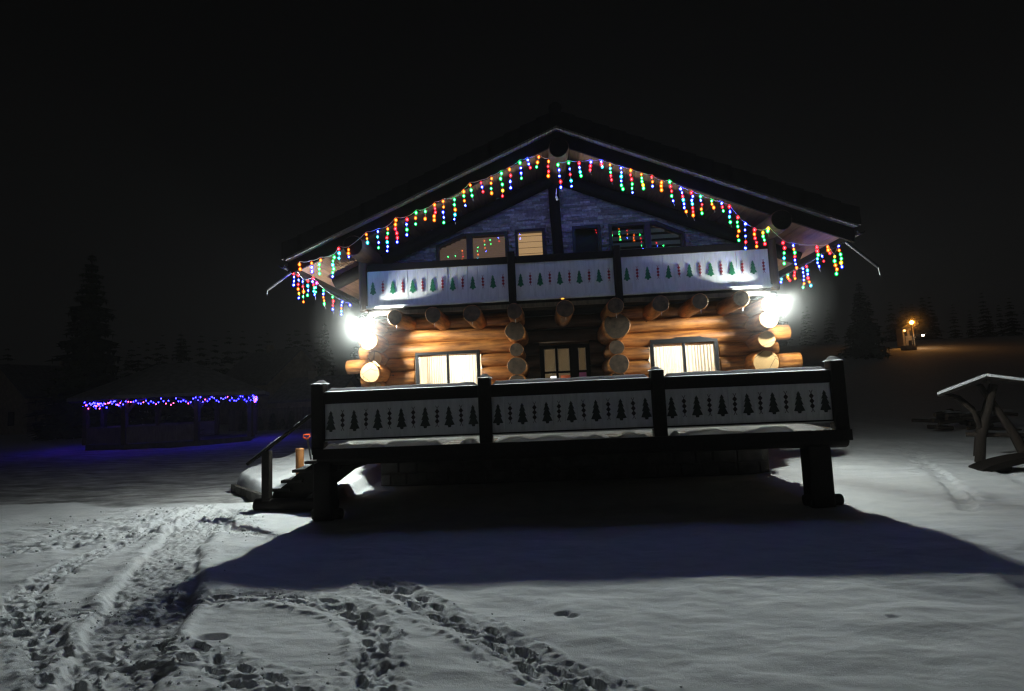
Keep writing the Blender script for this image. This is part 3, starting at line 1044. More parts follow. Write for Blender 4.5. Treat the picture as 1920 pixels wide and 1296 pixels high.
# balcony --------------------------------------------------------------
BY = 10.95
BX0, BX1 = -3.90, 4.04
bal = part_empty("balcony_railing", (XC, BY, 3.65), cabin)
MB().box(BX0, BX1, BY + .02, 11.93, 3.60, 3.655).build("balcony_floor", 'dark', cabin)
MB().box(BX0, BX1, BY - .062, BY + .05, 3.655, 3.70).build("floor_edge", 'white', bal, bevel=0.004)
MB().box(BX0 + .01, BX1 - .01, BY + .03, BY + .09, 3.52, 3.60).build("edge_beam", 'plank', cabin)
for x in (-3.28, -2.52, -1.77, -0.93, 0.05, 1.02, 1.88, 2.62, 3.40):
    log("balcony_joist", (x, BY - .175, 3.43), (x, 12.2, 3.43), 0.165 + random.uniform(-.012, .012), cabin, ('log', 'enddark'), seg=22)
    MB().tube([(x + .02, BY - .15, 3.27), (x + .02, BY - .15, 3.19)], [0.010, 0.001], 5).build("icicle", 'snow', cabin)
bposts = [BX0 - .0, -0.95, 1.13, BX1 + .0]
for i, x in enumerate(bposts):
    w = 0.075
    if i in (1, 2):
        MB().box(x - w, x + w, BY - .09, BY + .09, 3.48, 4.64).build("railing_post", 'dark', bal, bevel=0.015)
for i, (n, s0) in enumerate(((14, 0), (10, 0), (14, 0))):
    a = bposts[i] + (.075 if i else 0.04)
    c = bposts[i + 1] - (.075 if i < 2 else 0.02)
    MB().box(a, c, BY - .05, BY + .09, 4.405, 4.55).build("top_rail", 'dark', bal, bevel=0.012)
    board_panel(bal, a, c, 3.702, 4.405, BY - .028, n, s0, 'balcony', 4.06)
for x in (BX0 + .02, BX1 - .02):
    MB().box(x - .014, x + .014, BY + .01, 11.9, 3.70, 4.405).build("side_panel", 'white', bal)
    MB().box(x - .05, x + .05, BY + .10, 11.9, 4.41, 4.54).build("top_rail", 'dark', bal)
# corner posts up to the purlins
log("corner_post", (-3.97, BY + .03, 3.6), (-3.97, BY + .03, 4.78), 0.085, cabin, ('log_dark', 'enddark'))
log("corner_post", (4.13, BY + .03, 3.6), (4.13, BY + .03, 4.74), 0.085, cabin, ('log_dark', 'enddark'))
MB().box(0.0, 0.06, BY - .04, BY - .022, 3.635, 3.655).build("indicator_lamp", emit("amber_indicator", (1, 0.45, 0.05), 1.6), cabin)

# gable wall -------------------------------------------------------------
SLOPE = 0.424
RZ = 6.78
def zr(x):
    return RZ - SLOPE * abs(x - XC)
MB().prism([(-3.9, 3.5), (4.0, 3.5), (4.0, zr(4.0) - .12), (XC, RZ - .12), (-3.9, zr(-3.9) - .12)], 12.14, 12.24).build("gable_backing", 'metal', cabin)
# gable windows: polygons (x, z)
GWIN = [
    [(-2.64, 4.55), (-1.90, 4.55), (-1.90, 5.36), (-2.05, 5.36), (-2.64, 5.13)],
    [(-1.90, 4.55), (-1.06, 4.55), (-1.06, 5.36), (-1.90, 5.36)],
    [(-0.90, 4.55), (-0.24, 4.55), (-0.24, 5.38), (-0.90, 5.38)],
    [(0.34, 4.55), (0.95, 4.55), (0.95, 5.38), (0.34, 5.38)],
    [(1.12, 4.55), (1.94, 4.55), (1.94, 5.38), (1.12, 5.38)],
    [(1.94, 4.55), (2.72, 4.55), (2.72, 5.10), (2.14, 5.38), (1.94, 5.38)],
]
def in_pg(x, z, pg):
    c = False
    for i in range(len(pg)):
        (x0, z0), (x1, z1) = pg[i], pg[(i + 1) % len(pg)]
        if (z0 > z) != (z1 > z) and x < (x1 - x0) * (z - z0) / (z1 - z0) + x0:
            c = not c
    return c
# stacked thin stones, each a block of its own depth
sv, sf, tones = [], [], []
z = 3.66
while z < 6.6:
    h = random.choice((0.035, 0.045, 0.055))
    x = -3.9 + random.uniform(-.2, 0)
    while x < 4.0:
        w = random.uniform(0.10, 0.34)
        x1 = x + w
        xm, zm = (x + x1) / 2, z + h / 2
        if zm < zr(xm) - 0.16 and zm < max(zr(x), zr(x1)) - .1:
            hit = any(in_pg(q, zm, pg) for pg in GWIN for q in (x + .01, xm, x1 - .01))
            segs = [(x, x1)]
            if hit:
                segs = []
                run = None
                for t in np.arange(x, x1 + 1e-6, 0.02):
                    free = not any(in_pg(t, zm, pg) for pg in GWIN)
                    if free and run is None: run = t
                    if (not free or t >= x1 - 0.02) and run is not None:
                        if t - run > .02: segs.append((run, t))
                        run = None
            for a, c in segs:
                y0 = 11.93 - random.uniform(0, .045)
                n = len(sv)
                g = .003
                sv += [(a + g, y0, z + g), (c - g, y0 + random.uniform(-.006, .006), z + g), (c - g, y0, z + h - g), (a + g, y0 + random.uniform(-.006, .006), z + h - g), (a + g, 12.13, z + g), (c - g, 12.13, z + g), (c - g, 12.13, z + h - g), (a + g, 12.13, z + h - g)]
                sf += [(n, n + 1, n + 2, n + 3), (n, n + 4, n + 5, n + 1), (n + 1, n + 5, n + 6, n + 2), (n + 2, n + 6, n + 7, n + 3), (n + 3, n + 7, n + 4, n)]
                tones += [random.random() ** 1.5] * 5
        x = x1
    z += h
cb_ = MB().add(sv, sf)
cl_ = cb_.build("stone_cladding", 'clad', cabin)
tag(cl_, None, None, None, "stuff")
ta = cl_.data.attributes.new("tone", 'FLOAT', 'FACE')
ta.data.foreach_set("value", tones)

def blind_slats(pg, y, m, parent, pitch, gap):
    zs0 = min(p[1] for p in pg)
    zs1 = max(p[1] for p in pg)
    x0 = min(p[0] for p in pg)
    x1 = max(p[0] for p in pg)
    z = zs0
    while z < zs1 - .01:
        zz = min(z + pitch - gap, zs1)
        zm = (z + zz) / 2
        xs = [t for t in np.arange(x0, x1 + 1e-6, 0.01) if in_pg(t, min(zm, zs1 - .002), pg)]
        if xs:
            MB().box(xs[0], xs[-1], y + random.uniform(0, .006), y + .012, z, zz).build("blind_slat", m, parent)
        z += pitch
BL = [("brown_blind_glow", (0.20, 0.13, 0.10), (0.9, 0.55, 0.38), 0.085, .042, .004), ("brown_blind_strong_glow", (0.20, 0.13, 0.10), (0.9, 0.55, 0.38), 0.115, .042, .004),
      ("warm_blind_glow", (0.3, 0.2, 0.12), (1.0, 0.60, 0.28), 0.42, .13, .012), None,
      ("grey_blind_glow", (0.22, 0.23, 0.22), (0.5, 0.8, 0.7), 0.012, .14, .055), ("grey_blind_strong_glow", (0.22, 0.23, 0.22), (0.5, 0.8, 0.7), 0.020, .14, .055)]
for gi, pg in enumerate(GWIN):
    cx = sum(p[0] for p in pg) / len(pg)
    cz = sum(p[1] for p in pg) / len(pg)
    fw = 0.065
    b = MB()
    n = len(pg)
    # inset outline by offsetting every edge inwards
    inner = []
    for i in range(n):
        p0, p1, p2 = Vector(pg[i - 1]), Vector(pg[i]), Vector(pg[(i + 1) % n])
        d1, d2 = (p1 - p0).normalized(), (p2 - p1).normalized()
        n1, n2 = Vector((-d1.y, d1.x)), Vector((-d2.y, d2.x))
        bis = (n1 + n2)
        bis = bis / max(0.2, bis.dot(n1))
        inner.append(p1 + bis * fw)
    for i in range(n):
        j = (i + 1) % n
        a, c, e, f = pg[i], pg[j], inner[j], inner[i]
        y0, y1 = 11.865, 12.0
        b.hexa([(a[0], y0, a[1]), (c[0], y0, c[1]), (e[0], y0, e[1]), (f[0], y0, f[1]), (a[0], y1, a[1]), (c[0], y1, c[1]), (e[0], y1, e[1]), (f[0], y1, f[1])])
    w = b.build("gable_window", 'metal', cabin)
    MB().prism([(p[0], p[1]) for p in inner], 11.93, 11.936).build("pane", 'glass', w)
    if BL[gi]:
        nm, base, col, s, pitch, gap = BL[gi]
        blind_slats([(p[0], p[1]) for p in inner], 12.0, glow_blind(nm, base, col, s), w, pitch, gap)
# king post and rafters against the gable
log("king_post", (XC - .02, 11.80, 4.55), (XC - .06, 11.80, 6.55), 0.115, cabin, ('dark', 'dark'))
for s in (-1, 1):
    log("gable_rafter", (XC, 11.72, RZ - .34), (XC + s * 4.9, 11.72, RZ - .34 - SLOPE * 4.9), 0.135, cabin, ('dark', 'dark'))

# roof -------------------------------------------------------------------
roof = part_empty("roof", (XC, 14, 4.5), cabin)
HALF = 5.27
RY0, RY1 = 10.16, 19.6
for s in (-1, 1):
    def P(d, dz, y):
        return (XC + s * d, y, RZ - SLOPE * d + dz)
    # covering: courses of tiles running up the slope, stepped
    nrow = 17
    for k in range(nrow):
        d0, d1 = HALF * k / nrow, HALF * (k + 1) / nrow + 0.06
        lo, hi = 0.035, 0.33
        pts = [P(d0, lo, RY0), P(d1, lo, RY0), P(d1, lo, RY1), P(d0, lo, RY1), P(d0, hi, RY0), P(d1, hi + .035, RY0), P(d1, hi + .035, RY1), P(d0, hi, RY1)]
        if s < 0:
            pts = [pts[i] for i in (1, 0, 3, 2, 5, 4, 7, 6)]
        MB().hexa(pts).build("tile_course", 'tile', roof)
    # pale verge trim seen from below, in short lengths
    ntr = 76
    for k in range(ntr):
        d0, d1 = HALF * k / ntr, HALF * (k + 1) / ntr - 0.008
        pts = [P(d0, -.012, RY0 + .0), P(d1, -.012, RY0 + .0), P(d1, -.012, 10.30), P(d0, -.012, 10.30), P(d0, .03, RY0 + .0), P(d1, .03, RY0 + .0), P(d1, .03, 10.30), P(d0, .03, 10.30)]
        if s < 0:
            pts = [pts[i] for i in (1, 0, 3, 2, 5, 4, 7, 6)]
        MB().hexa(pts).build("verge_tile", 'flash', roof)
    # barge board
    pts = [P(0, -.27, 10.29), P(HALF, -.27, 10.29), P(HALF, -.27, 10.335), P(0, -.27, 10.335), P(0, -.013, 10.29), P(HALF, -.013, 10.29), P(HALF, -.013, 10.335), P(0, -.013, 10.335)]
    if s < 0:
        pts = [pts[i] for i in (1, 0, 3, 2, 5, 4, 7, 6)]
    MB().hexa(pts).build("barge_board", 'dark', roof)
    # soffit boards running from front to back
    nb = 38
    for k in range(nb):
        d0, d1 = HALF * k / nb, HALF * (k + 1) / nb - 0.006
        o = -.06 + random.uniform(-.003, .003)
        pts = [P(d0, o, 10.337), P(d1, o, 10.337), P(d1, o, RY1 - .1), P(d0, o, RY1 - .1), P(d0, o + .03, 10.337), P(d1, o + .03, 10.337), P(d1, o + .03, RY1 - .1), P(d0, o + .03, RY1 - .1)]
        if s < 0:
            pts = [pts[i] for i in (1, 0, 3, 2, 5, 4, 7, 6)]
        MB().hexa(pts).build("soffit_board", 'soffit', roof)
    # eave board and gutter along the side
    x = XC + s * HALF
    ze = RZ - SLOPE * HALF
    MB().box(x - .02, x + .02, 10.34, RY1 - .1, ze - .16, ze - .035).build("eave_board", 'dark', roof)
    vs, fs = [], []
    gxr = x + s * .09
    for k in range(9):
        t = math.pi + math.pi * k / 8
        for yy in (10.22, RY1):
            vs.append((gxr + .065 * math.cos(t), yy, ze - .07 + .065 * math.sin(t)))
    for k in range(8):
        fs.append((k * 2, k * 2 + 1, k * 2 + 3, k * 2 + 2))
    g = MB().add(vs, fs).build("gutter", 'tile', roof)
    # rain spout sticking out past the corner
    if s < 0:
        MB().tube([(-5.16, 10.30, 4.335), (-5.62, 10.28, 4.02)], 0.032, 8).build("rain_spout", 'gutter', roof)
        MB().tube([(-5.62, 10.28, 4.01), (-5.625, 10.28, 3.90)], [0.008, 0.002], 5).build("icicle", 'snow', roof)
    else:
        MB().tube([(5.16, 10.30, 4.30), (5.66, 10.28, 3.80)], 0.03, 8).build("rain_spout", 'metal', roof)
        MB().tube([(5.66, 10.28, 3.80), (5.67, 10.28, 3.66)], [0.008, 0.002], 5).build("icicle", 'snow', roof)
rc = MB().tube([(XC, RY0 - .02, RZ + .36), (XC, RY1, RZ + .36)], 0.13, 10).build("ridge_cap", 'tile', roof)
log("purlin", (XC + .02, 10.27, RZ - .34), (XC + .02, 19.4, RZ - .34), 0.195, cabin, ('log_dark', 'dark'))
log("purlin", (-3.94, 10.27, 4.79), (-3.94, 19.4, 4.79), 0.20, cabin, ('log_dark', 'dark'))
log("purlin", (4.05, 10.27, 4.76), (4.05, 19.4, 4.76), 0.195, cabin, ('log_dark', 'dark'))
# snow on the protruding corner log
snow_strip("log_snow", 4.62, 4.93, 11.95, 12.15, 2.38, 0.05, cabin, 91)
# back wall closing the house
MB().box(-4.0, 4.1, 19.1, 19.2, 0.9, 4.9).build("back_wall", 'dark', cabin)

# ------------------------------------------------------------------ flood lamps at the two corners
def ico_ball(rx, rz, seg=12, rings=8):
    vs, fs = [(0, 0, -rz)], []
    for i in range(1, rings):
        a = math.pi * i / rings
        for k in range(seg):
            t = 2 * math.pi * k / seg
            vs.append((rx * math.sin(a) * math.cos(t), rx * math.sin(a) * math.sin(t), -rz * math.cos(a)))
    vs.append((0, 0, rz))
    for k in range(seg):
        fs.append((0, 1 + (k + 1) % seg, 1 + k))
        fs.append((len(vs) - 1, 1 + (rings - 2) * seg + k, 1 + (rings - 2) * seg + (k + 1) % seg))
    for i in range(rings - 2):
        for k in range(seg):
            a, b = 1 + i * seg + k, 1 + i * seg + (k + 1) % seg
            fs.append((a, b, b + seg, a + seg))
    return vs, fs

def make_glare():
    """scattering ball added to give a lamp its lens glare, density fading outwards"""
    m = bpy.data.materials.new("lamp_glare")
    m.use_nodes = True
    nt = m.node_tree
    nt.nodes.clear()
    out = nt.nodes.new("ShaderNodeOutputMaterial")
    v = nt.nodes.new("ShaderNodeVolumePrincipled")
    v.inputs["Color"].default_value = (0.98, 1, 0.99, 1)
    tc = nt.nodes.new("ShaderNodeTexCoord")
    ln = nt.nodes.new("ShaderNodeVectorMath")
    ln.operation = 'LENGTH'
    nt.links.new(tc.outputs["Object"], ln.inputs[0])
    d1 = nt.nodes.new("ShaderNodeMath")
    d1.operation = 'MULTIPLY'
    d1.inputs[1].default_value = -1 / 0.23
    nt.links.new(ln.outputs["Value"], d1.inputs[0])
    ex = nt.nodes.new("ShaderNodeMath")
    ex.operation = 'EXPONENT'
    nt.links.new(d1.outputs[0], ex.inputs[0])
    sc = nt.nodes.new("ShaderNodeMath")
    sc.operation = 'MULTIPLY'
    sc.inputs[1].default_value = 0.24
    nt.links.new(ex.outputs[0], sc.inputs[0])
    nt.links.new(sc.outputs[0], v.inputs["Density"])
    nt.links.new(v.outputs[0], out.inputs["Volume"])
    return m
M['glare'] = make_glare()
FL = [((-3.965, 10.80, 3.328), (-0.12, -0.32, -0.92), "flood", "glaring white flood lamp at the left corner of the cabin below the balcony"),
      ((4.075, 10.80, 3.328), (-0.85, -0.5, -0.15), "flood_r", "glaring white flood lamp at the right corner of the cabin below the balcony")]
for (x, y, z), ax, mk, lab in FL:
    fl = empty("flood_lamp", (x, y, z), lab, "lamp", "flood lamps on the cabin corners")
    vs, fs = ico_ball(0.042, 0.042, 14, 9)
    MB().add([(x + a, y + b_, z + c) for a, b_, c in vs], fs).build("bulb", mk, fl, (x, y, z))
    ax = Vector(ax).normalized()                  # flat bright lens below the bulb, turned to the yard
    e1 = ax.orthogonal().normalized()
    e2 = ax.cross(e1)
    c0 = Vector((x, y, z)) + ax * 0.062
    ring_ = [c0 + (e1 * math.cos(t) + e2 * math.sin(t)) * 0.044 for t in [2 * math.pi * k / 16 for k in range(16)]]
    MB().add([tuple(q) for q in ring_] + [tuple(q - ax * .004) for q in ring_], [tuple(range(16)), tuple(range(31, 15, -1))] + [(k, k + 16, (k + 1) % 16 + 16, (k + 1) % 16) for k in range(16)], 0).build("lens", [mk + "_lens"], fl, tuple(c0))
    MB().tube([(x, y, z + .078), (x, y, z + .088), (x, y, z + .16)], [0.100, 0.092, 0.03], 20).build("hood", 'black', fl)
    MB().tube([(x, y, z + .16), (x, y + .05, z + .2), (x, y + .28, z + .26)], 0.014, 6).build("bracket", 'metal', fl)
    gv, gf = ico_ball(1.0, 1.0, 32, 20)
    MB().add([(x + a, y + b_, z + c) for a, b_, c in gv], gf).build("glare_halo", 'glare', fl, (x, y, z))  # scattering ball added for the lamp's glare, no real vapour

# ------------------------------------------------------------------ icicle light strings
BULB = {}
for k, (m, mc) in LEDS.items():
    b = MB()
    b.add(*ico_ball(0.0125, 0.017, 6, 4), 0)
    b.add(*ico_ball(0.028, 0.034, 10, 7), 1)
    me = bpy.data.meshes.new("bulb")
    me.from_pydata(b.v, [], b.f)
    me.materials.append(m)
    me.materials.append(mc)
    me.polygons.foreach_set("material_index", b.m)
    BULB[k] = me

def icicle_string(name, label, rows, top):
    """cable along the strand tops; every strand is a wire with its own bulbs"""
    r0 = rows[0]
    root = empty(name, (r0[0], r0[1], r0[2]), label, "string lights", "icicle light strings on the cabin roof")
    pts = []
    for r in rows:
        pts.append(Vector((r[0], r[1], r[2] + top)))
    path = []
    for a, c in zip(pts[:-1], pts[1:]):
        for t in (0, .33, .66):
            q = a.lerp(c, t)
            q.z -= 0.02 * math.sin(math.pi * t)
            path.append(q)
    path.append(pts[-1])
    MB().tube(path, 0.0045, 4).build("cable", 'wire', root)
    for x0, y0, z0, x1, z1, cols in rows:
        n = len(cols)
        a, c = Vector((x0, y0, z0)), Vector((x1, y0, z1))
        wirep = [Vector((x0, y0, z0 + top))]
        for i in range(n):
            t = i / max(1, n - 1)
            q = a.lerp(c, t) + Vector((random.uniform(-.012, .012), random.uniform(-.012, .012), 0))
            wirep.append(q)
        if random.random() < 0.35:
            wirep.append(wirep[-1] + Vector((0.02, 0, -.10)))
        s = MB().tube(wirep, 0.0028, 4).build("icicle_strand", 'wire', root)
        for q, cc in zip(wirep[1:], cols):
            o = bpy.data.objects.new("bulb", BULB[cc])
            link(o, s, q + Vector((0, -.012, 0)))
            f = random.uniform(0.8, 1.2)
            o.scale = (f, f, f)
    return root

LEFT_GABLE = [
    (-4.96, 10.24, 4.46, -4.95, 4.37, 'OO'), (-4.73, 10.24, 4.47, -4.73, 4.31, 'OBB'), (-4.56, 10.24, 4.52, -4.57, 4.26, 'OGGG'),
    (-4.29, 10.24, 4.56, -4.32, 4.19, 'GGCGGB'), (-4.19, 10.24, 4.72, -4.2, 4.54, 'RCC'), (-4.0, 10.24, 4.69, -4.0, 4.55, 'OOB'),
    (-3.65, 10.24, 4.96, -3.62, 4.8, 'OOC'), (-3.43, 10.24, 5.01, -3.42, 4.69, 'BCBG'), (-3.24, 10.24, 5.05, -3.25, 4.62, 'OGRCBB'),
    (-3.08, 10.24, 5.21, -3.06, 4.78, 'OORRRB'), (-2.86, 10.24, 5.21, -2.88, 4.91, 'RBGB'), (-2.67, 10.24, 5.33, -2.7, 5.11, 'GOG'),
    (-2.49, 10.24, 5.34, -2.5, 5.2, 'GO'), (-2.31, 10.24, 5.46, -2.33, 5.16, 'ORROO'), (-2.15, 10.24, 5.51, -2.16, 5.1, 'OOBBG'),
    (-1.93, 10.24, 5.53, -1.94, 5.15, 'GGOCB'), (-1.75, 10.24, 5.68, -1.73, 5.41, 'OGOB'), (-1.63, 10.24, 5.8, -1.59, 5.59, 'OGG'),
    (-1.41, 10.24, 5.83, -1.38, 5.65, 'RBR'), (-1.22, 10.24, 5.9, -1.23, 5.61, 'OOGO'), (-1.03, 10.24, 5.99, -1.02, 5.54, 'GGGYR'),
    (-0.86, 10.24, 6.05, -0.86, 5.69, 'ORBB'), (-0.66, 10.24, 6.17, -0.65, 5.86, 'GBBG'), (-0.51, 10.24, 6.21, -0.47, 6.06, 'BBR'),
    (-0.31, 10.24, 6.25, -0.34, 6.06, 'OOG'), (-0.12, 10.24, 6.15, -0.14, 5.87, 'ORRO'),
]
RIGHT_GABLE = [
    (0.06, 10.24, 6.08, 0.08, 5.64, 'GBBRB'), (0.25, 10.24, 6.1, 0.28, 5.64, 'GBRCB'), (0.45, 10.24, 6.08, 0.46, 5.83, 'RBCG'),
    (0.66, 10.24, 6.09, 0.65, 5.94, 'BRR'), (0.86, 10.24, 6.08, 0.87, 5.98, 'BRC'), (1.02, 10.24, 6.01, 1.03, 5.72, 'OCGRR'),
    (1.21, 10.24, 5.93, 1.22, 5.52, 'BBCBGG'), (1.39, 10.24, 5.87, 1.4, 5.44, 'ORRGGB'), (1.58, 10.24, 5.78, 1.6, 5.51, 'OGGYG'),
    (1.78, 10.24, 5.72, 1.78, 5.54, 'ROB'), (1.94, 10.24, 5.6, 1.94, 5.46, 'OOO'), (2.09, 10.24, 5.6, 2.13, 5.24, 'GRRGB'),
    (2.29, 10.24, 5.46, 2.34, 5.02, 'BBRCBBO'), (2.48, 10.24, 5.37, 2.48, 4.94, 'RBBCRRO'), (2.63, 10.24, 5.29, 2.64, 4.97, 'GBROG'),
    (2.82, 10.24, 5.19, 2.84, 5.06, 'GOO'), (3.0, 10.24, 5.13, 3.03, 4.99, 'BRG'), (3.14, 10.24, 5.06, 3.12, 4.77, 'RBCG'),
    (3.27, 10.24, 4.85, 3.24, 4.42, 'RGGOOG'), (3.38, 10.24, 4.72, 3.36, 4.27, 'BBBRB'), (3.54, 10.24, 4.6, 3.56, 4.29, 'RORRO'),
    (3.7, 10.24, 4.54, 3.7, 4.33, 'YGGR'), (3.8, 10.24, 4.61, 3.78, 4.56, 'YG'), (4.04, 10.24, 4.33, 4.03, 3.95, 'RRGCG'),
    (4.2, 10.24, 4.27, 4.22, 3.86, 'BOGRBBO'), (4.61, 10.24, 4.21, 4.61, 3.86, 'RRGCBB'), (4.81, 10.24, 4.21, 4.82, 4.09, 'OOR'),
    (4.9, 10.24, 4.02, 4.91, 3.71, 'YGOOG'), (5.0, 10.24, 4.21, 5.02, 3.83, 'BOGGYB'),
]
LEFT_EAVE = [
    (-5.12, 10.34, 4.39, -5.12, 4.09, 'BRBBB'), (-5.12, 10.54, 4.32, -5.12, 3.87, 'RBROYB'), (-5.12, 10.74, 4.24, -5.12, 3.83, 'BROGO'),
    (-5.12, 10.99, 4.3, -5.14, 4.01, 'RCBG'), (-5.12, 11.2, 4.4, -5.08, 4.06, 'RBRGCB'), (-5.12, 11.38, 4.34, -5.14, 4.15, 'PCG'),
    (-5.12, 11.77, 4.25, -5.12, 3.96, 'GBOOG'), (-5.12, 12.28, 4.2, -5.13, 3.92, 'GRRB'), (-5.12, 12.86, 4.18, -5.15, 3.89, 'BBOCB'),
    (-5.12, 13.36, 4.19, -5.12, 4.14, 'B'),
]
RIGHT_EAVE = [
    (5.2, 11.3, 4.28, 5.23, 4.18, 'BR'), (5.2, 11.98, 4.23, 5.24, 3.82, 'RCBROC'), (5.2, 12.13, 4.22, 5.17, 3.82, 'BBBBOG'),
    (5.2, 12.57, 4.24, 5.19, 4.1, 'RRO'), (5.2, 12.92, 4.25, 5.23, 4.13, 'GOOR'), (5.2, 13.26, 4.23, 5.19, 4.16, 'CB'),
    (5.2, 13.45, 4.24, 5.19, 4.12, 'YO'),
]

gl = icicle_string("icicle_light_string", "coloured icicle lights along the left slope of the gable", LEFT_GABLE, 0.06)
gr = icicle_string("icicle_light_string", "coloured icicle lights along the right slope of the gable", RIGHT_GABLE, 0.05)
icicle_string("icicle_light_string", "coloured icicle lights hanging along the left side eave, running away from the viewer", LEFT_EAVE, 0.05)
icicle_string("icicle_light_string", "coloured icicle lights hanging along the right side eave, running away from the viewer", RIGHT_EAVE, 0.05)
MB().tube([(0.0, 10.24, 5.62), (-0.01, 10.24, 5.52), (-0.01, 10.24, 5.46), (0.01, 10.24, 5.40)], [0.004, 0.012, 0.02, 0.018], 8).build("plug", 'white', gr)

# ------------------------------------------------------------------ snow shovel leaning at the stairs
sh = empty("snow_shovel", (-5.14, 11.2, 0.1), "snow shovel with orange blade and orange grip leaning behind the stairs", "shovel")
MB().tube([(-5.16, 11.28, 0.25), (-5.23, 11.12, 1.10)], 0.017, 8).build("shaft", 'black', sh)
MB().tube([(-5.24, 11.10, 1.10), (-5.31, 11.1, 1.145), (-5.30, 11.1, 1.185), (-5.17, 11.1, 1.19), (-5.17, 11.1, 1.15), (-5.23, 11.10, 1.10)], 0.017, 8).build("grip", 'orange', sh)
vs, fs = [], []
for i in range(7):
    for k in range(5):
        u, v = i / 6 - .5, k / 4
        vs.append((-5.15 + u * 0.46, 11.30 - 0.06 * (1 - (2 * u) ** 2) * 0.8 + v * -0.05, 0.02 + v * 0.33))
for i in range(6):
    for k in range(4):
        q = i * 5 + k
        fs.append((q, q + 5, q + 6, q + 1))
sb = MB().add(vs, fs).build("blade", 'orange', sh, smooth=True)
so = sb.modifiers.new("solid", 'SOLIDIFY'); so.thickness = 0.006

# ------------------------------------------------------------------ kerb of the raised bed
kb = MB()
def kerb_piece(p, q, z0, z1, w=.09):
    d = (Vector(q) - Vector(p)).normalized()
    n = Vector((-d.y, d.x)) * w / 2
    a, b_, c, d_ = Vector(p) - n, Vector(q) - n, Vector(q) + n, Vector(p) + n
    return MB().hexa([(*a, z0), (*b_, z0), (*c, z0), (*d_, z0), (*a, z1), (*b_, z1), (*c, z1), (*d_, z1)])
kroot = empty("kerb", (-6.6, 11.4, 0), "low kerb edging the bright snow bed left of the stairs", "kerb")
A_, B_ = Vector((-7.45, 12.27)), Vector((-5.78, 10.50))
for i in range(6):
    t0, t1 = i / 6, (i + 1) / 6 - .01
    kerb_piece(A_.lerp(B_, t0), A_.lerp(B_, t1), -0.15, 0.10 + random.uniform(-.01, .01)).build("kerb_stone", 'stone_found', kroot)

# ------------------------------------------------------------------ gazebo with blue lights
GC = Vector((-21.9, 31.2, 0))
gz_ = empty("gazebo", GC, "dark open gazebo with frosted hipped roof and blue lights under its eave", "gazebo")
def ring(rx, ry, n=8, rot=0.32):
    out = []
    for k in range(n):
        t = 2 * math.pi * (k + .5) / n + rot
        out.append((GC.x + rx * math.cos(t), GC.y + ry * math.sin(t)))
    return out
pl = ring(4.6, 3.5)
eave = ring(5.5, 4.3)
b = MB()
n = 8
vs = [(x, y, -0.1) for x, y in pl] + [(x, y, 0.22) for x, y in pl]
fs = [tuple(range(n - 1, -1, -1)), tuple(range(n, 2 * n))] + [(i, (i + 1) % n, (i + 1) % n + n, i + n) for i in range(n)]
MB().add(vs, fs).build("plinth", 'stone_found', gz_)
top = [(GC.x - 1.05, GC.y, 4.6), (GC.x + 1.05, GC.y, 4.6)]
vs = [(x, y, 2.72) for x, y in eave] + [(x, y, 2.55) for x, y in eave] + top
fs = []
for i in range(n):
    j = (i + 1) % n
    ti = 16 if eave[i][0] < GC.x else 17
    tj = 16 if eave[j][0] < GC.x else 17
    fs.append((i, j, tj, ti) if ti != tj else (i, j, ti))
    fs.append((i + n, (i + 1) % n + n, j, i))
rf = MB().add(vs, fs).build("roof", 'frost', gz_)
vs = [(x, y, 2.53) for x, y in eave] + [(GC.x, GC.y, 4.2)]
MB().add(vs, [(i, 8, (i + 1) % n) for i in range(n)]).build("ceiling", 'dark', gz_)
for i, (x, y) in enumerate(pl):
    MB().box(x - .11, x + .11, y - .11, y + .11, 0.2, 2.8).build("post", 'bark', gz_)
    x2, y2 = pl[(i + 1) % n]
    for (ax, ay), (bx, by) in (((x, y), (x2, y2)), ((x2, y2), (x, y))):
        q = [(ax + (bx - ax) * t, ay + (by - ay) * t, 1.75 + 0.85 * math.sin(t / .3 * math.pi / 2)) for t in (0, .06, .12, .2, .3)]
        MB().tube(q, 0.07, 6).build("arched_brace", 'bark', gz_)
    MB().tube([(x, y, 2.62), (x2, y2, 2.62)], 0.09, 6).build("eave_beam", 'bark', gz_)
    if i in (2, 3, 4, 1, 5):
        m_ = MB()
        m_.hexa([(x, y - .03, .25), (x2, y2 - .03, .25), (x2, y2 + .03, .25), (x, y + .03, .25), (x, y - .03, 1.1), (x2, y2 - .03, 1.1), (x2, y2 + .03, 1.1), (x, y + .03, 1.1)])
        if i != 5 or True:
            m_.build("parapet", 'plank', gz_)
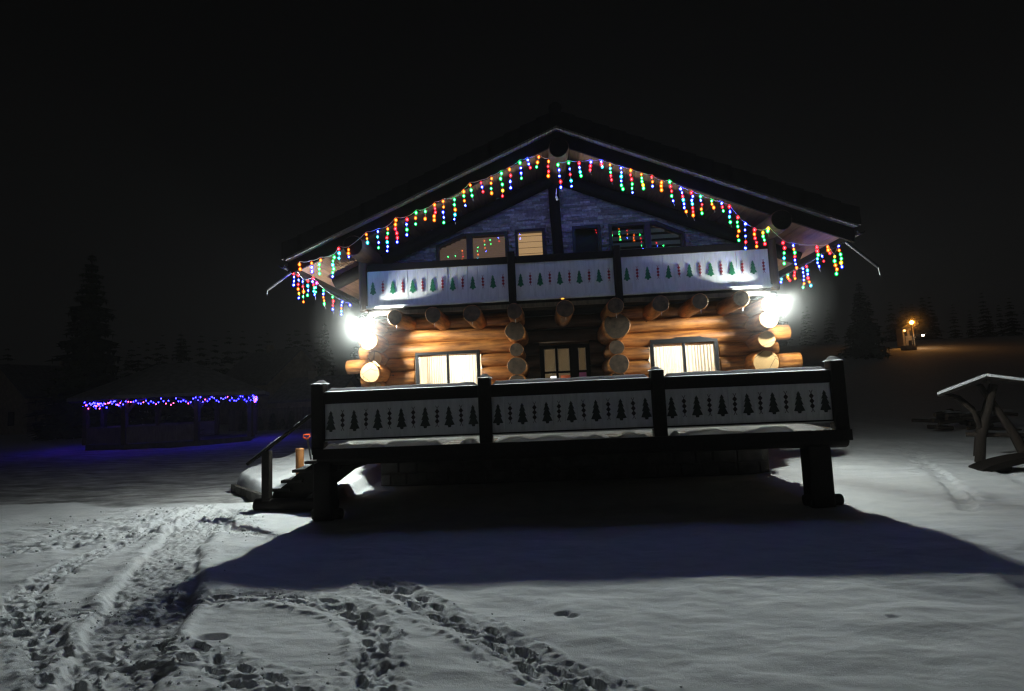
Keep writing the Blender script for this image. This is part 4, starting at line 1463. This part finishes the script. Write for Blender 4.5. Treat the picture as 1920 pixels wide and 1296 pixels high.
# blue and pink lights along the eave
NEON_B = emit("gazebo_blue_led", (0.012, 0.010, 1.0), 70)
NEON_P = emit("gazebo_pink_led", (1.0, 0.08, 0.30), 10)
gs = empty("gazebo_light_string", (GC.x, GC.y - 3.5, 2.5), "blue and pink fairy lights strung under the gazebo eave", "string lights")
vs, fs = ico_ball(0.026, 0.034, 6, 4)
gb = []
for m in (NEON_B, NEON_P):
    me = bpy.data.meshes.new("bulb")
    me.from_pydata(vs, [], fs)
    me.materials.append(m)
    gb.append(me)
cab = []
gp = ring(4.75, 3.62)
cnt = 0
for i in range(n):
    x, y = gp[i]
    x2, y2 = gp[(i + 1) % n]
    if (y + y2) / 2 > GC.y + 1.2:
        continue
    L = math.hypot(x2 - x, y2 - y)
    k = int(L / 0.115)
    for q in range(k):
        t = q / k
        zz = 2.50 - 0.12 * math.sin(t * math.pi * 4) ** 2 - random.uniform(0, .26) + 0.02
        p_ = Vector((x + (x2 - x) * t, y + (y2 - y) * t, zz))
        if q % 2 == 0:
            cab.append(p_)
        o = bpy.data.objects.new("bulb", gb[1 if random.random() < .24 else 0])
        link(o, gs, p_)
        cnt += 1
MB().tube(cab, 0.006, 4).build("cable", 'black', gs)
# picnic table inside
pt = empty("picnic_table", (GC.x + .6, GC.y - .6, 0.22), "dark picnic table with benches standing inside the gazebo", "table")
px, py = GC.x + .6, GC.y - .6
MB().box(px - .95, px + .95, py - .38, py + .38, 0.92, 0.98).build("table_top", 'dark', pt)
for s in (-1, 1):
    MB().box(px - .95, px + .95, py + s * .72 - .14, py + s * .72 + .14, 0.64, 0.69).build("bench_seat", 'dark', pt)
    MB().box(px + s * .7 - .04, px + s * .7 + .04, py - .8, py + .8, 0.55, 0.63).build("cross_beam", 'dark', pt)
    for q in (-1, 1):
        MB().hexa([(px + s * .7 - .04, py + q * .75 - .04, .22), (px + s * .7 + .04, py + q * .75 - .04, .22), (px + s * .7 + .04, py + q * .75 + .04, .22), (px + s * .7 - .04, py + q * .75 + .04, .22),
                   (px + s * .7 - .04, py + q * .3 - .04, .93), (px + s * .7 + .04, py + q * .3 - .04, .93), (px + s * .7 + .04, py + q * .3 + .04, .93), (px + s * .7 - .04, py + q * .3 + .04, .93)]).build("leg", 'dark', pt)

# ------------------------------------------------------------------ trees
def conifer(mb, x, y, z0, h, rad, whorls, per, rs, mi=0, trunk_mi=None):
    if trunk_mi is not None:
        mb.tube([(x, y, z0), (x, y, z0 + h * .6), (x, y, z0 + h * .97)], [h * .018, h * .01, .01], 7, trunk_mi)
    for w in range(whorls):
        t = (w + rs.uniform(-.3, .3)) / whorls
        zz = z0 + h * (0.06 + 0.92 * t)
        R = rad * (1 - t) ** 0.85 * rs.uniform(.75, 1.12) + 0.12
        for k in range(per):
            a = 2 * math.pi * (k + rs.uniform(-.35, .35)) / per
            r = R * rs.uniform(.72, 1.12)
            dx, dy = math.cos(a), math.sin(a)
            nx_, ny_ = -dy, dx
            dz = -r * rs.uniform(.18, .42)
            wd = r * rs.uniform(.18, .3) + .05
            up = r * .12
            p0 = (x, y, zz + up)
            m1 = (x + dx * r * .55 + nx_ * wd, y + dy * r * .55 + ny_ * wd, zz + dz * .6)
            m2 = (x + dx * r * .55 - nx_ * wd, y + dy * r * .55 - ny_ * wd, zz + dz * .6)
            tip = (x + dx * r, y + dy * r, zz + dz * .75)
            ridge = (x + dx * r * .5, y + dy * r * .5, zz + dz * .25)
            mb.add([p0, m1, tip, m2, ridge], [(0, 1, 4), (1, 2, 4), (2, 3, 4), (3, 0, 4)], mi)
            # hanging twigs
            for q in (.45, .8):
                c = (x + dx * r * q, y + dy * r * q, zz + dz * q * .6)
                l = r * rs.uniform(.15, .28) + .08
                mb.add([(c[0] + nx_ * wd * .7, c[1] + ny_ * wd * .7, c[2]), (c[0] - nx_ * wd * .7, c[1] - ny_ * wd * .7, c[2]), (c[0], c[1], c[2] - l)], [(0, 1, 2)], mi)
    return mb

rs = random.Random(3)
def tree_thing(name, x, y, h, rad, wh, per, label, group):
    z0 = gh(x, y)
    t = empty(name, (x, y, z0), label, "tree", group)
    MB().tube([(x, y, z0 - .3), (x, y, z0 + h * .6), (x, y, z0 + h * .96)], [h * .02, h * .011, .015], 8).build("trunk", 'bark', t, smooth=True)
    conifer(MB(), x, y, z0, h, rad, wh, per, rs).build("crown", 'needles', t)
    return t
tree_thing("spruce_tree", -39.2, 45, 16.4, 4.0, 34, 15, "tall dark spruce towering behind the gazebo", "spruces")
tree_thing("spruce_tree", -34.5, 50, 9.6, 2.4, 24, 12, "smaller spruce right of the tall one, tip above the gazebo roof", "spruces")
tree_thing("spruce_tree", -24.0, 58, 10.8, 2.3, 24, 12, "slim spruce between the snowy house roof and the cabin", "spruces")
tree_thing("spruce_tree", 33.5, 62, 8.5, 2.6, 24, 12, "dark spruce to the right of the cabin, left of the lit house", "spruces")
# far wood, one mass
mb = MB()
for i in range(150):
    if i < 85:
        x = rs.uniform(-125, -12); y = rs.uniform(66, 105)
        h = rs.uniform(8.5, 13.5) * (y / 80)
    else:
        x = rs.uniform(8, 130); y = rs.uniform(88, 125)
        h = rs.uniform(6.5, 10.5)
    conifer(mb, x, y, gh(x, y) - .2, h, h * rs.uniform(.17, .24), 13, 8, rs)
fw_ = mb.build("forest", 'needles')
tag(fw_, "far dark spruce wood behind the houses", "forest", None, "stuff")

# thujas in front of a pale fence, left of the cabin stairs
fence = empty("board_fence", (-22.8, 44.6, gh(-22.8, 44.6)), "pale board fence behind the small clipped thujas", "fence")
fz = gh(-22.8, 44.6)
for i in range(30):
    x = -26.6 + i * .255
    MB().box(x, x + .24, 44.6, 44.63, fz - .1, fz + 1.75 + rs.uniform(-.02, .02)).build("fence_board", 'plank', fence)
for i in range(4):
    x = -26.6 + i * 2.5
    MB().box(x - .06, x + .06, 44.64, 44.76, fz - .2, fz + 1.85).build("fence_post", 'plank', fence)
thl = ["thuja nearest the gazebo in the row along the fence", "second thuja from the gazebo in the row along the fence", "third thuja from the gazebo in the row along the fence",
       "fourth thuja from the gazebo in the row along the fence", "thuja nearest the cabin in the row along the fence"]
for i, x in enumerate((-24.9, -23.6, -22.5, -21.7, -21.0)):
    z0 = gh(x, 43.8)
    h = (1.7, 1.25, 1.5, 0.95, 1.6)[i]
    t = empty("thuja", (x, 43.8, z0), thl[i], "shrub", "thujas along the fence")
    MB().tube([(x, 43.8, z0 - .1), (x, 43.8, z0 + h * .9)], [.04, .01], 6).build("trunk", 'bark', t)
    conifer(MB(), x, 43.8, z0, h, .42, 14, 9, rs).build("crown", 'needles', t)

# ------------------------------------------------------------------ neighbouring houses
def house(name, x, y, w, d, hw, hr, rot, label, wins, wm='plaster'):
    z0 = gh(x, y) - .3
    h = empty(name, (x, y, z0), label, "house", "houses in the background")
    h.rotation_euler = (0, 0, rot)
    def ch(o):
        return o
    def add(mb, nm, m, par=h):
        me_o = mb.build(nm, m, None, (0, 0, 0))
        me_o.parent = par
        me_o.location = (0, 0, 0)
        return me_o
    b = MB().box(-w / 2, w / 2, -d / 2, d / 2, 0, hw)
    b.prism([(-w / 2, hw), (w / 2, hw), (0, hw + hr)], -d / 2 + .001, d / 2 - .001)
    add(b, "wall", wm)
    o = .5
    for s in (-1, 1):
        k = hr / (w / 2)
        q = MB()
        xo, zo = s * (w / 2 + o), hw - k * o
        pts = [(0, -d / 2 - o, hw + hr + .02), (xo, -d / 2 - o, zo + .02), (xo, d / 2 + o, zo + .02), (0, d / 2 + o, hw + hr + .02)]
        up = [(a, b_, c + .22) for a, b_, c in pts]
        if s < 0:
            pts, up = pts[::-1], up[::-1]
        q.hexa(pts + up)
        add(q, "roof", 'frost')
    for (wx, wz, ww, wh) in wins:
        f = add(MB().box(wx - ww / 2 - .08, wx + ww / 2 + .08, -d / 2 - .06, -d / 2 + .02, wz - .08, wz + wh + .08), "window", 'dark')
        add(MB().box(wx - ww / 2, wx + ww / 2, -d / 2 - .09, -d / 2 - .062, wz, wz + wh), "pane", 'black', f)
    add(MB().box(-.3, .3, .5, 1.1, hw + hr * .6, hw + hr + .8), "chimney", 'plaster')
    return h
house("farm_house", -31.5, 62, 8, 9, 4.6, 3.6, math.radians(62), "house with wide snowy roof behind the gazebo, left of the cabin", [(-1.6, 1.2, 1, 1.3), (1.6, 1.2, 1, 1.3)])
house("farm_house", -58, 62, 10, 10, 4.2, 3.4, math.radians(-20), "dim snowy house at the far left edge behind the gazebo", [(-2, 1.2, 1, 1.3), (2, 1.2, 1, 1.3)])
house("farm_house", -22.0, 52, 5, 6, 2.8, 1.8, math.radians(80), "small low snowy shed beside the left corner of the cabin deck", [(0, 1.0, .8, .9)])
an = empty("gate_house", (42.4, 69.6, gh(42.4, 69.6) - .3), "narrow pale gatehouse glowing orange under the hillside lamp", "house", "houses in the background")
ax_, ay_, az_ = 42.4, 69.6, gh(42.4, 69.6) - .3
MB().box(ax_ - .65, ax_ + .65, ay_ - .6, ay_ + .6, az_, 8.0).build("wall", 'plaster', an)
for k_, wx in enumerate((-.28, .3)):
    f_ = MB().box(ax_ + wx - .15, ax_ + wx + .15, ay_ - .64, ay_ - .59, 7.05, 7.7).build("window", 'dark', an)
    MB().box(ax_ + wx - .1, ax_ + wx + .1, ay_ - .66, ay_ - .645, 7.1, 7.65).build("pane", 'black', f_)
MB().box(ax_ - .05, ax_ + .3, ay_ - .63, ay_ - .59, 5.6, 6.5).build("door", 'dark', an)
MB().prism([(ax_ - .85, 8.0), (ax_ + .85, 8.0), (ax_, 8.5)], ay_ - .8, ay_ + .8).build("roof", 'tile', an)
MB().box(ax_ + .35, ax_ + .75, ay_ - .75, ay_ - .62, 6.75, 6.9).build("canopy", 'plank', an)
# lamp on its gable corner
LX, LY = 42.45, 68.35
LZ = gh(LX, LY)
sl = empty("street_lamp", (LX, LY, LZ), "glowing orange lamp on a pole in front of the hillside house", "lamp")
MB().tube([(LX, LY, LZ - .3), (LX, LY, 8.45)], [.07, .05], 8).build("pole", 'metal', sl)
vs, fs = ico_ball(.20, .20)
MB().add([(LX + a, LY - .1 + b_, 8.55 + c) for a, b_, c in vs], fs).build("bulb", emit("sodium_glow", (1.0, 0.36, 0.035), 100), sl, smooth=True)
MB().tube([(LX, LY, 8.45), (LX, LY, 8.5), (LX, LY, 8.78)], [.05, .18, .05], 10).build("lamp_hood", 'metal', sl)
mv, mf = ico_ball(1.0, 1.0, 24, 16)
mo = MB().add(mv, mf).build("glare_halo", 'glare', None, (0, 0, 0))  # same glare ball, added round the far lamp
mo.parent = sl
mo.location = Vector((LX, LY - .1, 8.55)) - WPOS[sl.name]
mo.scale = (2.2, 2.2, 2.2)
wl = empty("wall_lamp", (43.4, 68.2, 6.9), "small pale light low on the hillside house", "lamp")
vs, fs = ico_ball(.11, .11)
MB().add([(43.4 + a, 68.0 + b_, 6.95 + c) for a, b_, c in vs], fs).build("bulb", emit("porch_glow", (1.0, 0.8, 0.5), 40), wl, smooth=True)
MB().box(43.3, 43.5, 68.05, 68.3, 7.07, 7.12).build("lamp_bracket", 'metal', wl)
gl_ = empty("garden_lamp", (41.4, 68.0, gh(41.4, 68)), "tiny round orange light left of the glowing lamp pole", "lamp")
MB().tube([(41.4, 68.0, gh(41.4, 68) - .2), (41.4, 68.0, 7.5)], .03, 6).build("pole", 'metal', gl_)
MB().add([(41.4 + a, 68.0 + b_, 7.6 + c) for a, b_, c in vs], fs).build("bulb", emit("amber_glow", (1.0, 0.5, 0.15), 6), gl_, smooth=True)
bl = empty("wooden_board", (40.8, 66.5, gh(40.8, 66.5)), "low pale board catching orange light below the lamp", "board")
MB().box(39.9, 41.6, 66.5, 66.6, 5.2, 5.75).build("panel", 'plaster', bl)
for x in (40.1, 41.4):
    MB().box(x - .05, x + .05, 66.61, 66.7, gh(x, 66.6) - .2, 5.6).build("leg", 'dark', bl)

# ------------------------------------------------------------------ small log shelter on the right
SX, SY = 9.08, 12.75
sr = empty("log_shelter", (SX, SY, 0), "small log shelter with snowy roof at the right edge", "shelter")
def roofside(s, nm, m, t0, t1):
    e = (SX + s * (.84 if s < 0 else 1.35), 1.42 if s < 0 else 1.46)
    r = (SX, 1.77)
    pts = [(r[0], 11.9, r[1] + t0), (e[0], 11.9, e[1] + t0), (e[0], 14.4, e[1] + t0), (r[0], 14.4, r[1] + t0),
           (r[0], 11.9, r[1] + t1), (e[0], 11.9, e[1] + t1), (e[0], 14.4, e[1] + t1), (r[0], 14.4, r[1] + t1)]
    if s < 0:
        pts = [pts[i] for i in (1, 0, 3, 2, 5, 4, 7, 6)]
    return MB().hexa(pts).build(nm, m, sr, bevel=0.012 if m == 'snow' else 0)
for s in (-1, 1):
    roofside(s, "roof_board", 'dark', -.05, .0)
    roofside(s, "roof_snow", 'snow', .002, .062)
def bent(name, pts, r):
    r = [q * .8 for q in r] if hasattr(r, '__len__') else r
    return MB().tube(pts, r, 9).build(name, 'dark_bark', sr, smooth=True)
for yy in (12.35, 13.9):
    bent("bent_post", [(SX - .28, yy, -.1), (SX - .2, yy, .5), (SX - .05, yy, 1.0), (SX + .12, yy, 1.6)], [.12, .11, .09, .07])
    bent("bent_post", [(SX + .55, yy + .08, -.1), (SX + .36, yy + .08, .5), (SX + .1, yy + .1, 1.1), (SX - .12, yy + .1, 1.6)], [.12, .1, .085, .06])
    bent("bent_branch", [(SX - .18, yy - .02, .7), (SX - .28, yy - .02, 1.05), (SX - .5, yy, 1.32), (SX - .75, yy, 1.42)], [.07, .06, .05, .035])
bent("cross_log", [(SX - .45, 12.5, .55), (SX + .8, 12.5, .53)], .05)
bent("ridge_pole", [(SX, 12.0, 1.68), (SX, 14.3, 1.68)], .05)
sr.rotation_euler = (0, 0, math.radians(-35))
# dark curved slab lying in front
slab = empty("curved_slab", (8.9, 11.2, 0), "dark curved wooden slab arching over the snow in front of the right shelter", "slab")
vs, fs = [], []
NN = 16
for i in range(NN + 1):
    t = i / NN
    x = 7.72 + 2.3 * t
    z = 0.04 + 0.26 * math.sin(math.pi * t) ** 0.8
    for yy in (10.95, 11.5):
        vs.append((x, yy, z))
        vs.append((x, yy, z - .10 - .02 * math.sin(9 * t)))
for i in range(NN):
    a = i * 4
    fs += [(a, a + 4, a + 6, a + 2), (a + 1, a + 3, a + 7, a + 5), (a, a + 1, a + 5, a + 4), (a + 2, a + 6, a + 7, a + 3)]
fs += [(0, 2, 3, 1), (NN * 4, NN * 4 + 1, NN * 4 + 3, NN * 4 + 2)]
MB().add(vs, fs).build("slab", 'dark', slab)
for x in (8.15, 9.5):
    MB().box(x - .1, x + .1, 11.1, 11.4, -.1, .16).build("support", 'dark', slab)
snow_strip("slab_snow", 8.85, 9.9, 11.3, 11.5, 0.27, 0.03, slab, 55)

slab.rotation_euler = (0, 0, math.radians(-12))
# heap of cut branches and logs behind it
hp = empty("wood_pile", (13.6, 20.0, 0), "low heap of cut logs dusted with snow behind the right shelter", "wood pile")
for i in range(26):
    x = 12.6 + rs.uniform(-.2, 1.9)
    y = 19.2 + rs.uniform(0, 1.6)
    z = .12 + rs.uniform(0, .5)
    a = rs.uniform(-.6, .6)
    l = rs.uniform(.5, 1.0)
    q = log("cut_log", (x - l / 2 * math.cos(a), y - l / 2 * math.sin(a), z), (x + l / 2 * math.cos(a), y + l / 2 * math.sin(a), z + rs.uniform(-.12, .12)), rs.uniform(.05, .10), hp, ('dark_bark', 'enddark'), seg=10)
    if z > .4:
        snow_strip("log_snow", x - l * .35, x + l * .35, y - .07, y + .07, z + .09, .04, hp, 100 + i)

# crumbs of ploughed snow along the drive and the path
vs_all, fs_all = [], []
def crumb(mb, x, y, z, r):
    vs, fs = ico_ball(r, r * .7, 6, 4)
    mb.add([(x + a * rs.uniform(.7, 1.25), y + b_ * rs.uniform(.7, 1.25), z + c * rs.uniform(.7, 1.2)) for a, b_, c in vs], fs)
cr = MB()
cand = []
for i in range(420):
    k = rs.random()
    if k < .6:
        x = rs.uniform(-9.2, -4.7); y = rs.uniform(6.8, 10.2)
        if not in_poly(np.array([x]), np.array([y]), ROUGH)[0]:
            continue
        r = rs.uniform(.008, .04) * rs.uniform(.3, 1)
    else:
        j = rs.randrange(len(PATH_C) - 1)
        t = rs.random()
        x = PATH_C[j][0] + (PATH_C[j + 1][0] - PATH_C[j][0]) * t + rs.gauss(0, .36)
        y = PATH_C[j][1] + (PATH_C[j + 1][1] - PATH_C[j][1]) * t
        r = rs.uniform(.005, .016)
    cand.append((x, y, r))
for pts, off, k in TRAILS[:6]:
    for i in range(60):
        j = rs.randrange(len(pts) - 1)
        t = rs.random()
        cand.append((pts[j][0] + (pts[j + 1][0] - pts[j][0]) * t + rs.gauss(0, .2), pts[j][1] + (pts[j + 1][1] - pts[j][1]) * t + rs.gauss(0, .2), rs.uniform(.004, .012)))
hz_ = ground_height(np.array([[c[0] for c in cand]]), np.array([[c[1] for c in cand]]))[0]
for (x, y, r), z in zip(cand, hz_):
    crumb(cr, x, y, z + r * .3, r)
crm = cr.build("snow_crumbs", 'snow', smooth=True)
tag(crm, "loose crumbs of broken snow along the path and ploughed edge", "snow", None, "stuff")

# ------------------------------------------------------------------ thin winter haze
hm = bpy.data.materials.new("haze_air")
hm.use_nodes = True
nt = hm.node_tree
nt.nodes.clear()
out = nt.nodes.new("ShaderNodeOutputMaterial")
pv = nt.nodes.new("ShaderNodeVolumePrincipled")
pv.inputs["Color"].default_value = (1.0, 0.98, 0.97, 1)
pv.inputs["Density"].default_value = 0.0009
pv.inputs["Anisotropy"].default_value = 0.2
nt.links.new(pv.outputs[0], out.inputs["Volume"])
hz = MB().box(-440, 440, -45, 620, -2.0, 45).build("haze", hm)
tag(hz, "thin night haze lit by the flood lamps", "haze", None, "stuff")
